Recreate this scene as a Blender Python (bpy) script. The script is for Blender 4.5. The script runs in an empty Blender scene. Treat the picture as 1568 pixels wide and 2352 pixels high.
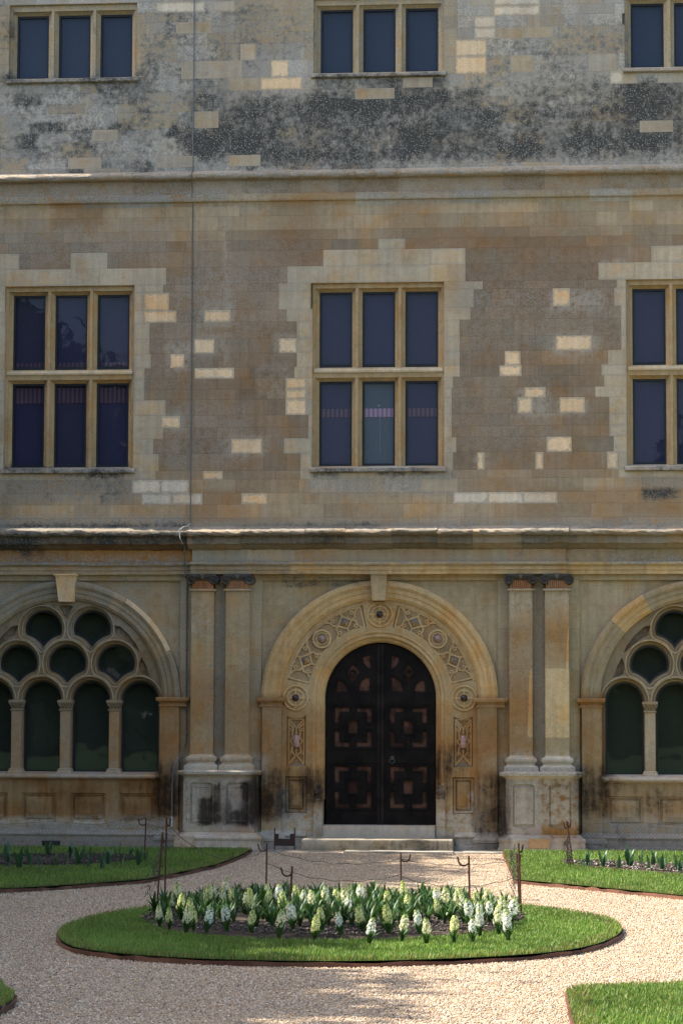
import bpy, bmesh, math, random
import numpy as np
from mathutils import Vector, Matrix
from mathutils.geometry import tessellate_polygon
R = math.radians; PI = math.pi
S = bpy.context.scene; COL = S.collection
random.seed(7); RNG = np.random.default_rng(11)

# ------------------------------------------------------------------ camera, sky, sun, exposure
YAW, PITCH, ROLL = -0.08707975, 0.07877676, 0.00325588
CAMX, CAMY, CAMZ = 2.624, -36.4, 1.95
FPX, IW, IH = 5827.0, 1568.0, 2352.0
def cam_axes():
    cy, sy, cp, sp = math.cos(YAW), math.sin(YAW), math.cos(PITCH), math.sin(PITCH)
    f = np.array([sy*cp, cy*cp, sp]); r0 = np.array([cy, -sy, 0.]); u0 = np.cross(r0, f)
    cr, sr = math.cos(ROLL), math.sin(ROLL)
    return cr*r0+sr*u0, -sr*r0+cr*u0, f
CR, CU, CF = cam_axes()
cd = bpy.data.cameras.new('camera'); cam = bpy.data.objects.new('camera', cd); COL.objects.link(cam)
cd.sensor_fit = 'VERTICAL'; cd.sensor_height = 22.2; cd.sensor_width = 14.8; cd.lens = 55.0
cd.clip_start = 0.1; cd.clip_end = 2000
M4 = Matrix.Identity(4)
for i in range(3):
    M4[i][0] = CR[i]; M4[i][1] = CU[i]; M4[i][2] = -CF[i]
M4[0][3], M4[1][3], M4[2][3] = CAMX, CAMY, CAMZ
cam.matrix_world = M4; S.camera = cam

SUN_EL, SUN_BEHIND = R(46), R(1.15)
world = bpy.data.worlds.new('World'); S.world = world; world.use_nodes = True
wn = world.node_tree; bg = wn.nodes['Background']; sky = wn.nodes.new('ShaderNodeTexSky')
sky.sky_type = 'NISHITA'; sky.sun_disc = False; sky.sun_elevation = SUN_EL; sky.sun_rotation = R(-90) + SUN_BEHIND
sky.air_density = 1.0; sky.dust_density = 3.0; sky.ozone_density = 1.0
wn.links.new(sky.outputs[0], bg.inputs[0]); bg.inputs[1].default_value = 0.15
sd = bpy.data.lights.new('sun', 'SUN'); sun = bpy.data.objects.new('sun', sd); COL.objects.link(sun)
sd.energy = 4.8; sd.angle = R(0.53); sd.color = (1.0, 0.95, 0.86)
sdir = Vector((-math.cos(SUN_EL)*math.cos(SUN_BEHIND), math.cos(SUN_EL)*math.sin(SUN_BEHIND), math.sin(SUN_EL)))
sun.rotation_euler = sdir.to_track_quat('Z', 'Y').to_euler(); sun.location = (-30, 0, 40)
S.view_settings.view_transform = 'Standard'; S.view_settings.look = 'None'
S.view_settings.exposure = 1.3; S.view_settings.gamma = 1.0; S.view_settings.use_curve_mapping = False
S.render.engine = 'CYCLES'
S.cycles.max_bounces = 6; S.cycles.diffuse_bounces = 3; S.cycles.glossy_bounces = 3; S.cycles.transparent_max_bounces = 8
S.cycles.caustics_reflective = False; S.cycles.caustics_refractive = False

# photo measurements (a pixel of the 1568 x 2352 photo) to a point on the facade plane Y or on the ground
def PX(px, py, Y=0.0):
    d = (px-IW/2)/FPX*CR-(py-IH/2)/FPX*CU+CF; t = (Y-CAMY)/d[1]
    return CAMX+t*d[0], CAMZ+t*d[2]
def GP(px, py, z=0.0):
    d = (px-IW/2)/FPX*CR-(py-IH/2)/FPX*CU+CF; t = (z-CAMZ)/d[2]
    return CAMX+t*d[0], CAMY+t*d[1]

# ------------------------------------------------------------------ object helpers
def tag(o, label=None, cat=None, group=None, kind=None):
    if label: o['label'] = label
    if cat: o['category'] = cat
    if group: o['group'] = group
    if kind: o['kind'] = kind
    return o
def empty(name, loc=(0, 0, 0), rz=0):
    o = bpy.data.objects.new(name, None); COL.objects.link(o); o.location = loc; o.rotation_euler.z = rz
    o.empty_display_size = 0.2
    return o
def copy_tree(o, parent=None):
    c = o.copy(); COL.objects.link(c); c.parent = parent
    for ch in list(o.children): copy_tree(ch, c)
    return c
class MB:
    def __init__(s): s.v = []; s.f = []; s.c = []; s.uv = {}
    def add(s, vs, fs, col):
        b = len(s.v); s.v += [tuple(p) for p in vs]
        for f in fs: s.f.append(tuple(b+i for i in f)); s.c.append(col)
    def face(s, pts, col): s.add(pts, [tuple(range(len(pts)))], col)
    def box(s, x0, x1, y0, y1, z0, z1, col):
        s.add([(x0,y0,z0),(x1,y0,z0),(x1,y1,z0),(x0,y1,z0),(x0,y0,z1),(x1,y0,z1),(x1,y1,z1),(x0,y1,z1)],
              [(0,1,5,4),(1,2,6,5),(2,3,7,6),(3,0,4,7),(4,5,6,7),(3,2,1,0)], col)
    def grid(s, rows, cols, closed=False):
        """rows: list of equal-length point lists, quads between; cols(i,j) -> colour"""
        b = len(s.v); n = len(rows[0])
        for r in rows: s.v += [tuple(p) for p in r]
        for i in range(len(rows)-1):
            for j in range(n if closed else n-1):
                j2 = (j+1) % n
                s.f.append((b+i*n+j, b+i*n+j2, b+(i+1)*n+j2, b+(i+1)*n+j)); s.c.append(cols(i, j) if callable(cols) else cols)
    def tube(s, pts, r, col, n=6, r2=None):
        pts = [Vector(p) for p in pts]; rows = []
        for i, p in enumerate(pts):
            t = (pts[min(i+1, len(pts)-1)]-pts[max(i-1, 0)]).normalized()
            a = t.orthogonal().normalized() if i == 0 else (a-t*a.dot(t)).normalized()
            b = t.cross(a); rr = r if r2 is None else r+(r2-r)*i/(len(pts)-1)
            rows.append([p+(a*math.cos(k*2*PI/n)+b*math.sin(k*2*PI/n))*rr for k in range(n)])
        s.grid(rows, col, True)
        s.face(rows[0], col); s.face(rows[-1], col)
    def ext(s, prof, x0, x1, colfn, seg=0.14, stones=None, wob=0.):
        """profile [(y,z)] extruded along X; colour per stone"""
        cuts = stones or [x0, x1]
        for a, b in zip(cuts[:-1], cuts[1:]):
            n = max(1, math.ceil((b-a)/seg)); col = colfn((a+b)/2)
            o = random.uniform(-wob, wob)
            s.grid([[(a+(b-a)*i/n, y+(random.uniform(-wob, wob) if y < -.03 else 0), z+(o+random.uniform(-wob, wob) if y < -.03 else 0)) for y, z in prof] for i in range(n+1)], col)
        for x in (x0, x1): s.face([(x, y, z) for y, z in prof], colfn(x))
    def stack(s, x0, x1, y0, yb, prof, col):
        """mouldings round the front and both sides of a block; prof [(outset,z)]"""
        rows = [[(x0-o, yb, z), (x0-o, y0-o, z), ((x0+x1)/2, y0-o, z), (x1+o, y0-o, z), (x1+o, yb, z)] for o, z in prof]
        s.grid(rows, col); s.face(rows[0], col); s.face(rows[-1], col)
    def rings(s, x0, x1, z0, z1, prof, col, cap=True, capcol=None):
        """nested rectangles in the facade plane; prof [(inset,y)]"""
        rows = [[(x0+i, y, z0+i), (x1-i, y, z0+i), (x1-i, y, z1-i), (x0+i, y, z1-i)] for i, y in prof]
        s.grid(rows, col, True)
        if cap: s.face(rows[-1], capcol or col)
    def lathe(s, cx, cz, prof, col, n=32):
        """round moulding about an axis out of the wall; prof [(r,y)]"""
        s.grid([[(cx+r*math.cos(k*2*PI/n), y, cz+r*math.sin(k*2*PI/n)) for k in range(n)] for r, y in prof], col, True)
    def lathez(s, cx, cy, prof, col, n=16):
        s.grid([[(cx+r*math.cos(k*2*PI/n), cy+r*math.sin(k*2*PI/n), z) for k in range(n)] for r, z in prof], col, True)
    def sweep(s, prof, cx, cz, colfn, z0=None, a0=0., a1=PI, n=56):
        """profile [(r,y)] round an arch (and straight down its legs to z0)"""
        path = []
        if z0 is not None and cz-z0 > .01:
            m = max(1, math.ceil((cz-z0)/.14)); path += [('L', z0+(cz-z0)*i/m) for i in range(m)]
        path += [('A', a0+(a1-a0)*i/n) for i in range(n+1)]
        if z0 is not None and cz-z0 > .01: path += [('R', cz-(cz-z0)*(i+1)/m) for i in range(m)]
        rows = []; keys = []
        for k, t in path:
            if k == 'L': rows.append([(cx+r, y, t) for r, y in prof]); keys.append(-(cz-t))
            elif k == 'R': rows.append([(cx-r, y, t) for r, y in prof]); keys.append(PI+(cz-t))
            else: rows.append([(cx+r*math.cos(t), y, cz+r*math.sin(t)) for r, y in prof]); keys.append(t)
        s.grid(rows, lambda i, j: colfn((keys[i]+keys[i+1])/2))
    def plate(s, outer, holes, y0, y1, col, sidecol=None):
        """flat stone plate in the facade plane with openings, front at y0, back at y1"""
        loops = [[Vector((x, z, 0)) for x, z in l] for l in [outer]+holes]
        tri = tessellate_polygon(loops); flat = [p for l in loops for p in l]
        s.add([(p.x, y0, p.y) for p in flat], [tuple(t) for t in tri], col)
        for l in [outer]+holes:
            n = len(l)
            s.add([(x, y0, z) for x, z in l]+[(x, y1, z) for x, z in l], [(i, (i+1) % n, n+(i+1) % n, n+i) for i in range(n)], sidecol or col)
    def build(s, name, mat, parent=None, split=None, stain=True, angle=35):
        me = bpy.data.meshes.new(name); me.from_pydata(s.v, [], s.f)
        ca = me.attributes.new('stone', 'FLOAT_COLOR', 'CORNER')
        nl = np.array([len(f) for f in s.f]); cols = np.array([(c+(0.,))[:4] if len(c) == 3 else c for c in s.c], dtype=np.float32)
        ca.data.foreach_set('color', np.repeat(cols, nl, axis=0).ravel())
        if s.uv:
            for k in ('e1', 'e2'):
                l = me.attributes.new(k, 'FLOAT2', 'CORNER'); arr = np.full((nl.sum(), 2), 9., dtype=np.float32)
                st = np.concatenate([[0], np.cumsum(nl)])
                for fi, (a, b) in s.uv.items(): arr[st[fi]:st[fi+1]] = a if k == 'e1' else b
                l.data.foreach_set('vector', arr.ravel())
        if split:
            bm = bmesh.new(); bm.from_mesh(me)
            for _ in range(4):
                es = [e for e in bm.edges if e.calc_length() > split]
                if not es: break
                bmesh.ops.subdivide_edges(bm, edges=es, cuts=1, use_grid_fill=True)
            bm.to_mesh(me); bm.free()
        if stain:
            n = len(me.vertices); co = np.empty(n*3, dtype=np.float32); me.vertices.foreach_get('co', co); co = co.reshape(-1, 3)
            sa = me.attributes.new('stain', 'FLOAT_COLOR', 'POINT'); sa.data.foreach_set('color', stains(co).ravel())
        me.polygons.foreach_set('use_smooth', [True]*len(me.polygons)); me.set_sharp_from_angle(angle=R(angle))
        me.materials.append(mat); me.update()
        o = bpy.data.objects.new(name, me); COL.objects.link(o)
        if parent: o.parent = parent
        return o

# ------------------------------------------------------------------ shader helpers
class Sh:
    def __init__(s, name):
        s.m = bpy.data.materials.new(name); s.m.use_nodes = True; s.t = s.m.node_tree; s.t.nodes.clear()
        s.out = s.n('ShaderNodeOutputMaterial')
    def n(s, t): return s.t.nodes.new(t)
    def put(s, sock, v):
        if isinstance(v, bpy.types.NodeSocket): s.t.links.new(v, sock)
        elif v is not None:
            if hasattr(sock.default_value, '__len__') and not hasattr(v, '__len__'): v = [v]*len(sock.default_value)
            if hasattr(v, '__len__') and len(v) == 3 and len(sock.default_value) == 4: v = (*v, 1)
            sock.default_value = v
    def math(s, op, a, b=0.0, c=None, clamp=False):
        m = s.n('ShaderNodeMath'); m.operation = op; m.use_clamp = clamp
        s.put(m.inputs[0], a); s.put(m.inputs[1], b)
        if c is not None: s.put(m.inputs[2], c)
        return m.outputs[0]
    def mix(s, f, a, b, mode='MIX'):
        m = s.n('ShaderNodeMix'); m.data_type = 'RGBA'; m.blend_type = mode; m.clamp_factor = True
        s.put(m.inputs[0], f); s.put(m.inputs[6], a); s.put(m.inputs[7], b); return m.outputs[2]
    def noise(s, vec, scale, detail=3, rough=.55):
        m = s.n('ShaderNodeTexNoise'); s.put(m.inputs['Vector'], vec); m.inputs['Scale'].default_value = scale
        m.inputs['Detail'].default_value = detail; m.inputs['Roughness'].default_value = rough; return m.outputs['Fac']
    def step(s, v, a, b):
        m = s.n('ShaderNodeMapRange'); m.interpolation_type = 'SMOOTHSTEP'; s.put(m.inputs[0], v); s.put(m.inputs[1], a); s.put(m.inputs[2], b)
        return m.outputs[0]
    def attr(s, name):
        m = s.n('ShaderNodeAttribute'); m.attribute_name = name; return m
    def obj(s): return s.n('ShaderNodeTexCoord').outputs['Object']
    def scale(s, v, k):
        m = s.n('ShaderNodeVectorMath'); m.operation = 'MULTIPLY'; s.put(m.inputs[0], v); m.inputs[1].default_value = k; return m.outputs[0]
    def bump(s, h, strength, dist):
        m = s.n('ShaderNodeBump'); m.inputs['Strength'].default_value = strength; m.inputs['Distance'].default_value = dist
        s.put(m.inputs['Height'], h); return m.outputs[0]
    def bsdf(s, col, rough=.8, spec=.3, normal=None, **kw):
        b = s.n('ShaderNodeBsdfPrincipled'); s.put(b.inputs['Base Color'], col); s.put(b.inputs['Roughness'], rough)
        b.inputs['Specular IOR Level'].default_value = spec
        if normal is not None: s.put(b.inputs['Normal'], normal)
        for k, v in kw.items(): s.put(b.inputs[k], v)
        return b.outputs[0]
    def done(s, shader): s.t.links.new(shader, s.out.inputs[0]); return s.m

def stone_material():
    s = Sh('weathered limestone'); P = s.obj(); st = s.attr('stone'); sn = s.attr('stain')
    sep = s.n('ShaderNodeSeparateColor'); s.put(sep.inputs[0], sn.outputs['Color'])
    keep = s.math('MULTIPLY_ADD', s.math('LESS_THAN', st.outputs['Alpha'], -.5), -.88, 1.0)
    dk, gr, pl, oc = [s.math('MULTIPLY', q, keep) for q in (sep.outputs[0], sep.outputs[1], sep.outputs[2], sn.outputs['Alpha'])]
    n1 = s.noise(P, 1.7, 4); n2 = s.noise(P, 11, 5, .65); n3 = s.noise(P, 60, 3, .6); n4 = s.noise(P, 34, 2)
    streak = s.noise(s.scale(P, (14, 14, 1.1)), 1.0, 3)
    v = s.math('ADD', s.math('MULTIPLY_ADD', n1, .6, -.3), s.math('MULTIPLY_ADD', n2, .6, -.3))
    v = s.math('ADD', v, s.math('MULTIPLY_ADD', n3, .7, -.35)); v = s.math('ADD', v, s.math('MULTIPLY_ADD', streak, .5, -.25))
    v = s.math('ADD', v, 1.0); v = s.math('MAXIMUM', v, .3)
    base = s.mix(1.0, st.outputs['Color'], (1.08, 1.0, .90), 'MULTIPLY')
    warm = s.mix(s.step(s.noise(P, 2.6, 3), .45, .7), base, s.mix(1.0, base, (1.02, .88, .70), 'MULTIPLY'))
    c = s.mix(s.math('MULTIPLY', oc, s.step(s.math('ADD', n1, s.math('MULTIPLY', streak, .6)), .5, .95)), warm, s.mix(1.0, warm, (.62, .42, .24), 'MULTIPLY'))
    c = s.mix(s.math('MULTIPLY', pl, s.step(n2, .33, .55)), c, (.47, .405, .31))
    c = s.mix(1.0, c, v, 'MULTIPLY')
    lich = s.math('MULTIPLY', gr, s.step(s.math('ADD', s.math('MULTIPLY', n2, .55), s.math('MULTIPLY', n4, .45)), .40, .56))
    c = s.mix(lich, c, s.mix(s.step(n3, .35, .65), (.215, .195, .16), (.42, .39, .33)))
    nn = s.math('ADD', s.math('MULTIPLY', n2, .48), s.math('MULTIPLY', n1, .52))
    nn = s.math('ADD', nn, s.math('MULTIPLY_ADD', n3, .35, -.175))
    df = s.math('MULTIPLY_ADD', s.math('SUBTRACT', s.math('ADD', dk, s.math('MULTIPLY_ADD', nn, 3.0, -1.0)), 1.0), 1.8, .38, clamp=True)
    zz = s.n('ShaderNodeSeparateXYZ'); s.put(zz.inputs[0], P); low = s.step(zz.outputs[2], 1.75, 1.45)
    soot = s.math('MULTIPLY', s.math('MULTIPLY', s.step(s.math('ADD', dk, s.math('ADD', s.math('MULTIPLY_ADD', nn, 2.0, -1.0), s.math('MULTIPLY_ADD', streak, .8, -.4))), .15, .95), s.step(dk, .02, .2)), low)
    c = s.mix(s.math('MULTIPLY', soot, .93), c, s.mix(.55, s.mix(1.0, c, (.10, .085, .075), 'MULTIPLY'), (.022, .020, .018)))
    dk = s.math('MULTIPLY', dk, s.math('SUBTRACT', 1.0, low)); df = s.math('MULTIPLY', df, s.math('SUBTRACT', 1.0, low))
    c = s.mix(df, c, s.mix(n3, (.030, .029, .026), (.105, .10, .09)))
    spk = s.math('MULTIPLY', s.step(s.noise(P, 46, 2, .5), .565, .64), s.math('MULTIPLY', s.math('ADD', s.math('MULTIPLY', dk, .55), s.math('MULTIPLY', gr, .35)), s.step(n1, .34, .55), clamp=True))
    c = s.mix(spk, c, (.46, .44, .39))
    pit = s.math('MULTIPLY', s.step(s.noise(P, 75, 2), .36, .30), .5)
    c = s.mix(pit, c, s.mix(1.0, c, (.55, .5, .45), 'MULTIPLY'))
    e1, e2 = s.attr('e1').outputs['Vector'], s.attr('e2').outputs['Vector']
    sa, sb = s.n('ShaderNodeSeparateXYZ'), s.n('ShaderNodeSeparateXYZ'); s.put(sa.inputs[0], e1); s.put(sb.inputs[0], e2)
    has = s.math('GREATER_THAN', s.math('ADD', s.math('ADD', sa.outputs[0], sb.outputs[0]), s.math('ADD', sa.outputs[1], sb.outputs[1])), .001)
    d = s.math('MINIMUM', s.math('MINIMUM', sa.outputs[0], sa.outputs[1]), s.math('MINIMUM', sb.outputs[0], sb.outputs[1]))
    j1 = s.math('MULTIPLY', s.math('SUBTRACT', 1.0, s.step(d, .002, .008)), has)
    br = s.n('ShaderNodeTexBrick'); sw = s.n('ShaderNodeSeparateXYZ'); s.put(sw.inputs[0], P); cb = s.n('ShaderNodeCombineXYZ')
    s.put(cb.inputs[0], sw.outputs[0]); s.put(cb.inputs[1], sw.outputs[2]); s.put(br.inputs['Vector'], cb.outputs[0])
    br.inputs['Scale'].default_value = 1; br.inputs['Mortar Size'].default_value = .004; br.inputs['Brick Width'].default_value = .62; br.inputs['Row Height'].default_value = .29
    br.inputs['Mortar Smooth'].default_value = .4
    j2 = s.math('MULTIPLY', br.outputs['Fac'], st.outputs['Alpha'], clamp=True)
    jt = s.math('MULTIPLY', s.math('MAXIMUM', j1, j2), s.step(n2, .36, .52))
    c = s.mix(s.math('MULTIPLY', jt, .32), c, s.mix(1.0, c, (.45, .42, .39), 'MULTIPLY'))
    wear = s.math('MULTIPLY', s.math('MULTIPLY', s.math('LESS_THAN', st.outputs['Alpha'], -.5), has), s.step(s.math('SUBTRACT', d, s.math('MULTIPLY_ADD', n2, .16, -.055)), .012, -.012))
    c = s.mix(s.math('MULTIPLY', wear, .75), c, s.mix(1.0, (.40, .335, .25), v, 'MULTIPLY'))
    h = s.math('SUBTRACT', s.math('ADD', s.math('MULTIPLY', n2, .5), s.math('MULTIPLY', n3, .5)), s.math('MULTIPLY', jt, .5))
    return s.done(s.bsdf(c, .92, .15, s.bump(h, .32, .012)))
def attr_material(name, rough=.7, spec=.3, noise_amt=.4, nscale=40, bump=0., sss=None, bscale=None):
    """colour from the mesh, varied by noise"""
    s = Sh(name); P = s.obj(); n = s.noise(P, nscale, 4)
    c = s.mix(1.0, s.attr('stone').outputs['Color'], s.math('MULTIPLY_ADD', n, noise_amt*2, 1-noise_amt), 'MULTIPLY')
    return s.done(s.bsdf(c, rough, spec, s.bump(s.noise(P, bscale or nscale, 4), bump, .01) if bump else None))
def leaf_material(name, transl=.3, rough=.5, spec=.3):
    s = Sh(name); c = s.attr('stone').outputs['Color']; b = s.bsdf(c, rough, spec)
    t = s.n('ShaderNodeBsdfTranslucent'); s.put(t.inputs[0], s.mix(1.0, c, (1.1, 1.15, .6), 'MULTIPLY'))
    m = s.n('ShaderNodeMixShader'); m.inputs[0].default_value = transl; s.t.links.new(b, m.inputs[1]); s.t.links.new(t.outputs[0], m.inputs[2])
    return s.done(m.outputs[0])
def wood_material():
    s = Sh('dark door timber'); P = s.obj(); c = s.attr('stone').outputs['Color']
    g = s.noise(s.scale(P, (60, 20, 2.2)), 1.0, 4, .6); w = s.noise(P, 5, 3)
    c = s.mix(1.0, c, s.math('MULTIPLY_ADD', g, 1.3, .35), 'MULTIPLY')
    c = s.mix(s.step(w, .38, .62), c, s.mix(1.0, c, (.32, .28, .28), 'MULTIPLY'))
    return s.done(s.bsdf(c, .48, .16, s.bump(g, .3, .006)))
def glass_material(name, tint, refl):
    s = Sh(name); P = s.obj()
    b = s.bump(s.noise(P, 1.6, 2, .4), .06, .06)
    g = s.n('ShaderNodeBsdfGlossy'); g.inputs['Roughness'].default_value = .015; g.inputs['Color'].default_value = (.80, .86, 1, 1); s.put(g.inputs['Normal'], b)
    t = s.n('ShaderNodeBsdfTransparent'); t.inputs[0].default_value = (*tint, 1)
    m = s.n('ShaderNodeMixShader'); m.inputs[0].default_value = refl; s.t.links.new(t.outputs[0], m.inputs[1]); s.t.links.new(g.outputs[0], m.inputs[2])
    return s.done(m.outputs[0])
def gravel_sheet_material():
    s = Sh('gravel bed'); P = s.obj(); v = s.n('ShaderNodeTexVoronoi'); s.put(v.inputs['Vector'], P); v.inputs['Scale'].default_value = 75
    h = s.n('ShaderNodeSeparateColor'); s.put(h.inputs[0], v.outputs['Color'])
    c = s.mix(h.outputs[0], (.30, .21, .14), (.52, .42, .31)); c = s.mix(s.step(h.outputs[1], .75, .95), c, (.62, .56, .47))
    c = s.mix(1.0, c, s.math('MULTIPLY_ADD', s.noise(P, 1.3, 3), .5, .72), 'MULTIPLY')
    return s.done(s.bsdf(c, .85, .25, s.bump(s.math('SUBTRACT', 1.0, v.outputs['Distance']), .8, .012)))
def ground_material(name, a, b, scale, bscale=60):
    s = Sh(name); P = s.obj(); n = s.noise(P, scale, 5, .65); f = s.noise(P, bscale, 4, .7)
    c = s.mix(s.step(n, .35, .65), a, b); c = s.mix(1.0, c, s.math('MULTIPLY_ADD', f, 1.0, .5), 'MULTIPLY')
    return s.done(s.bsdf(c, .95, .1, s.bump(f, .6, .02)))
STONE = stone_material(); WOOD = wood_material()
GLASS_UP = glass_material('window glass upper', (.72, .73, .78), .02)
GLASS_LOW = glass_material('window glass lower', (.75, .78, .74), .05)
METAL = attr_material('black window metal', .45, .4, .2)
IRON = attr_material('rusty iron', .8, .2, .6, 60, .3)
CLOTH = attr_material('blind cloth', .9, .1, .12, 25)
MARBLE = attr_material('polished marble', .25, .5, .5, 30)
LEAF = leaf_material('plant leaves', .22, .4, .4); GRASS = leaf_material('grass blades', .3, .5, .3); PETAL = leaf_material('hyacinth petals', .25, .5, .2)
PEBBLE = attr_material('pebbles', .75, .3, .25, 90)
SOILM = ground_material('garden soil', (.055, .040, .030), (.11, .085, .065), 9, 70)
TURF = ground_material('turf base', (.035, .06, .012), (.06, .10, .02), 6, 90)
FIELD = ground_material('open grass', (.030, .052, .016), (.042, .068, .022), .05, 3)
FLAG = ground_material('paving stone', (.27, .24, .19), (.38, .34, .28), 3, 40)
GRAVM = gravel_sheet_material()
WIRE = attr_material('wire', .6, .3, .1)
BARK = attr_material('bark', .9, .1, .5, 12, .6)

# ------------------------------------------------------------------ stone colours and stains (wear of the stone, plus darker patches below the cornice and in gaps)
def jit(c, a=.12):
    k = 1+random.uniform(-a, a); w = random.uniform(-.04, .04)
    return (c[0]*k*(1+w), c[1]*k, c[2]*k*(1-w))
BROWN = (.262, .203, .146); BUFF = (.40, .325, .225); PALE = (.46, .40, .305); PATCH = (.76, .59, .395); WHITE = (.66, .60, .50)
GREY = (.415, .405, .38); TAN = (.40, .33, .22); WARM = (.53, .385, .205); OCHRE = (.45, .28, .115); GREEN = (.42, .35, .23)
ST = []
def stain(ch, px0, py0, px1, py1, amt, soft=.18, Y=0.):
    x0, z1 = PX(px0, py0, Y); x1, z0 = PX(px1, py1, Y); ST.append(('RGBA'.index(ch), x0, x1, z0, z1, soft, amt))
# upper storey: grey lichen and black algae
for a in [(0, 175, 340, 345, .85, .2), (-40, 0, 1600, 395, .55, .3), (338, 20, 580, 260, .95, .12), (530, 30, 720, 110, .55, .15), (560, 190, 740, 240, .6, .15), (1090, 55, 1440, 190, .95, .12), (430, 240, 560, 380, .6, .2),
          (1010, 0, 1090, 60, .5, .1), (0, 355, 1568, 392, .7, .06), (1200, 0, 1290, 50, .8, .1), (340, 0, 370, 180, .6, .1)]: stain('G', *a[:4], a[4], a[5])
for a in [(440, 235, 1568, 350, .50, .30), (560, 250, 1010, 345, .42, .25), (730, 186, 1015, 240, .60, .10), (1440, 185, 1568, 330, .60, .12), (1020, 265, 1440, 345, .38, .2), (900, 300, 1120, 345, .35, .15),
          (480, 250, 560, 340, .25, .15), (0, 190, 330, 345, .30, .2), (38, 308, 80, 345, .70, .03), (68, 285, 140, 308, .65, .03), (230, 200, 312, 240, .50, .06), (255, 283, 302, 308, .6, .03), (44, 220, 90, 242, .5, .04),
          (390, 298, 402, 312, 1.0, .04), (330, 20, 580, 330, .34, .2), (1090, 60, 1440, 190, .30, .15), (0, 0, 30, 180, .35, .1), (160, 370, 440, 392, .45, .06), (560, 360, 860, 388, .40, .08), (0, 340, 330, 392, .25, .1), (560, 20, 720, 120, .25, .15)]: stain('R', *a[:4], a[4], a[5])
stain('A', 514, 0, 522, 230, 1.0, .03); stain('B', 514, 200, 524, 390, .8, .03); stain('B', 514, 460, 526, 850, .35, .04)
# first floor: grey bloom round the middle of the brown piers, wash round repairs, lichen over the cornice
for a in [(0, 525, 380, 600, .35, .1), (440, 640, 660, 760, .32, .3), (340, 650, 460, 870, .3, .3), (450, 560, 720, 640, .2, .2), (1085, 680, 1420, 790, .34, .3), (1060, 590, 1400, 690, .22, .2),
          (0, 1085, 305, 1150, .75, .08), (715, 1085, 1045, 1130, .75, .08), (1440, 1080, 1568, 1115, .6, .08), (0, 1192, 430, 1216, .95, .05), (440, 1196, 1568, 1216, .85, .05), (0, 440, 520, 460, .8, .03), (820, 445, 1568, 455, .5, .03),
          (370, 940, 560, 1060, .4, .2), (1050, 880, 1250, 1010, .3, .25)]: stain('G', *a[:4], a[4], a[5])
for a in [(0, 1205, 430, 1216, .6, .03), (540, 1206, 880, 1216, .45, .04), (1330, 1206, 1568, 1215, .4, .03), (190, 1090, 290, 1150, .35, .15), (1475, 1128, 1550, 1140, .75, .04), (715, 1076, 1045, 1090, .5, .03), (0, 1076, 305, 1092, .55, .03), (1440, 1070, 1568, 1084, .5, .03), (10, 176, 315, 186, .4, .03), (730, 172, 1020, 182, .45, .03), (0, 1226, 440, 1250, .62, .03), (450, 1232, 830, 1250, .5, .05),
          (0, 1252, 100, 1270, .6, .05), (1190, 1232, 1320, 1252, .4, .06)]: stain('R', *a[:4], a[4], a[5])  # also darkens the left end of the frieze below the cornice
for a in [(465, 703, 536, 740, .5, .05), (444, 774, 500, 809, .5, .05), (386, 796, 432, 846, .6, .06), (636, 774, 682, 806, .5, .05), (366, 950, 418, 984, .5, .06), (1262, 675, 1378, 712, .6, .05), (1268, 775, 1368, 812, .6, .05),
          (1187, 896, 1258, 954, .5, .05), (1280, 925, 1346, 955, .5, .05), (1095, 1044, 1114, 1062, .5, .05), (1390, 605, 1425, 635, .7, .05), (520, 1000, 610, 1045, .5, .04), (590, 190, 700, 240, .6, .15), (1020, 190, 1430, 235, .75, .12), (1180, 300, 1240, 350, .4, .1), (300, 315, 400, 370, .6, .12), (860, 360, 1568, 378, .5, .04),
          (1380, 150, 1440, 230, .5, .06), (440, 440, 620, 475, .55, .05), (1430, 235, 1520, 260, .5, .08), (600, 840, 660, 900, .3, .1)]: stain('B', *a[:4], a[4], a[5])
for a in [(130, 470, 240, 520, .6, .1), (640, 460, 720, 600, .4, .15), (0, 1255, 420, 1295, .8, .08), (430, 1130, 560, 1190, .5, .1), (900, 480, 1000, 560, .4, .15), (0, 405, 1568, 440, .65, .04), (1200, 1130, 1568, 1180, .5, .1), (1040, 540, 1400, 700, .4, .2)]: stain('A', *a[:4], a[4], a[5])
# ground floor: rising damp, black crusts, salts, and toned gaps between pilasters
for a in [(470, 1835, 490, 1885, 1.0, .10), (500, 1800, 510, 1885, .8, .07), (527, 1830, 533, 1885, .7, .06), (566, 1800, 588, 1890, .9, .09), (545, 1865, 565, 1885, .9, .08), (500, 1850, 560, 1890, .45, .08), (603, 1790, 640, 1855, .74, .30), (1111, 1800, 1154, 1880, .74, .30), (1341, 1780, 1377, 1855, .74, .30), (1003, 1740, 1030, 1830, .62, .14),
          (716, 1790, 742, 1825, .74, .30), (650, 1770, 705, 1870, .35, .1), (1010, 1720, 1060, 1800, .40, .2), (0, 1800, 400, 1860, .30, .14), (372, 1760, 415, 1870, .6, .2), (1385, 1800, 1568, 1875, .42, .14), (0, 1925, 400, 1955, .30, .06), (1330, 1900, 1568, 1955, .38, .1),
          (697, 1926, 1043, 1955, .50, .05), (490, 1380, 520, 1740, .12, .03), (1222, 1380, 1250, 1740, .12, .03), (1195, 1890, 1345, 1955, .3, .05), (1093, 1900, 1170, 1955, .5, .05), (640, 1322, 870, 1345, .4, .05)]: stain('R', *a[:4], a[4], a[5])  # also darkens the gaps between the paired pilasters
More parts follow.
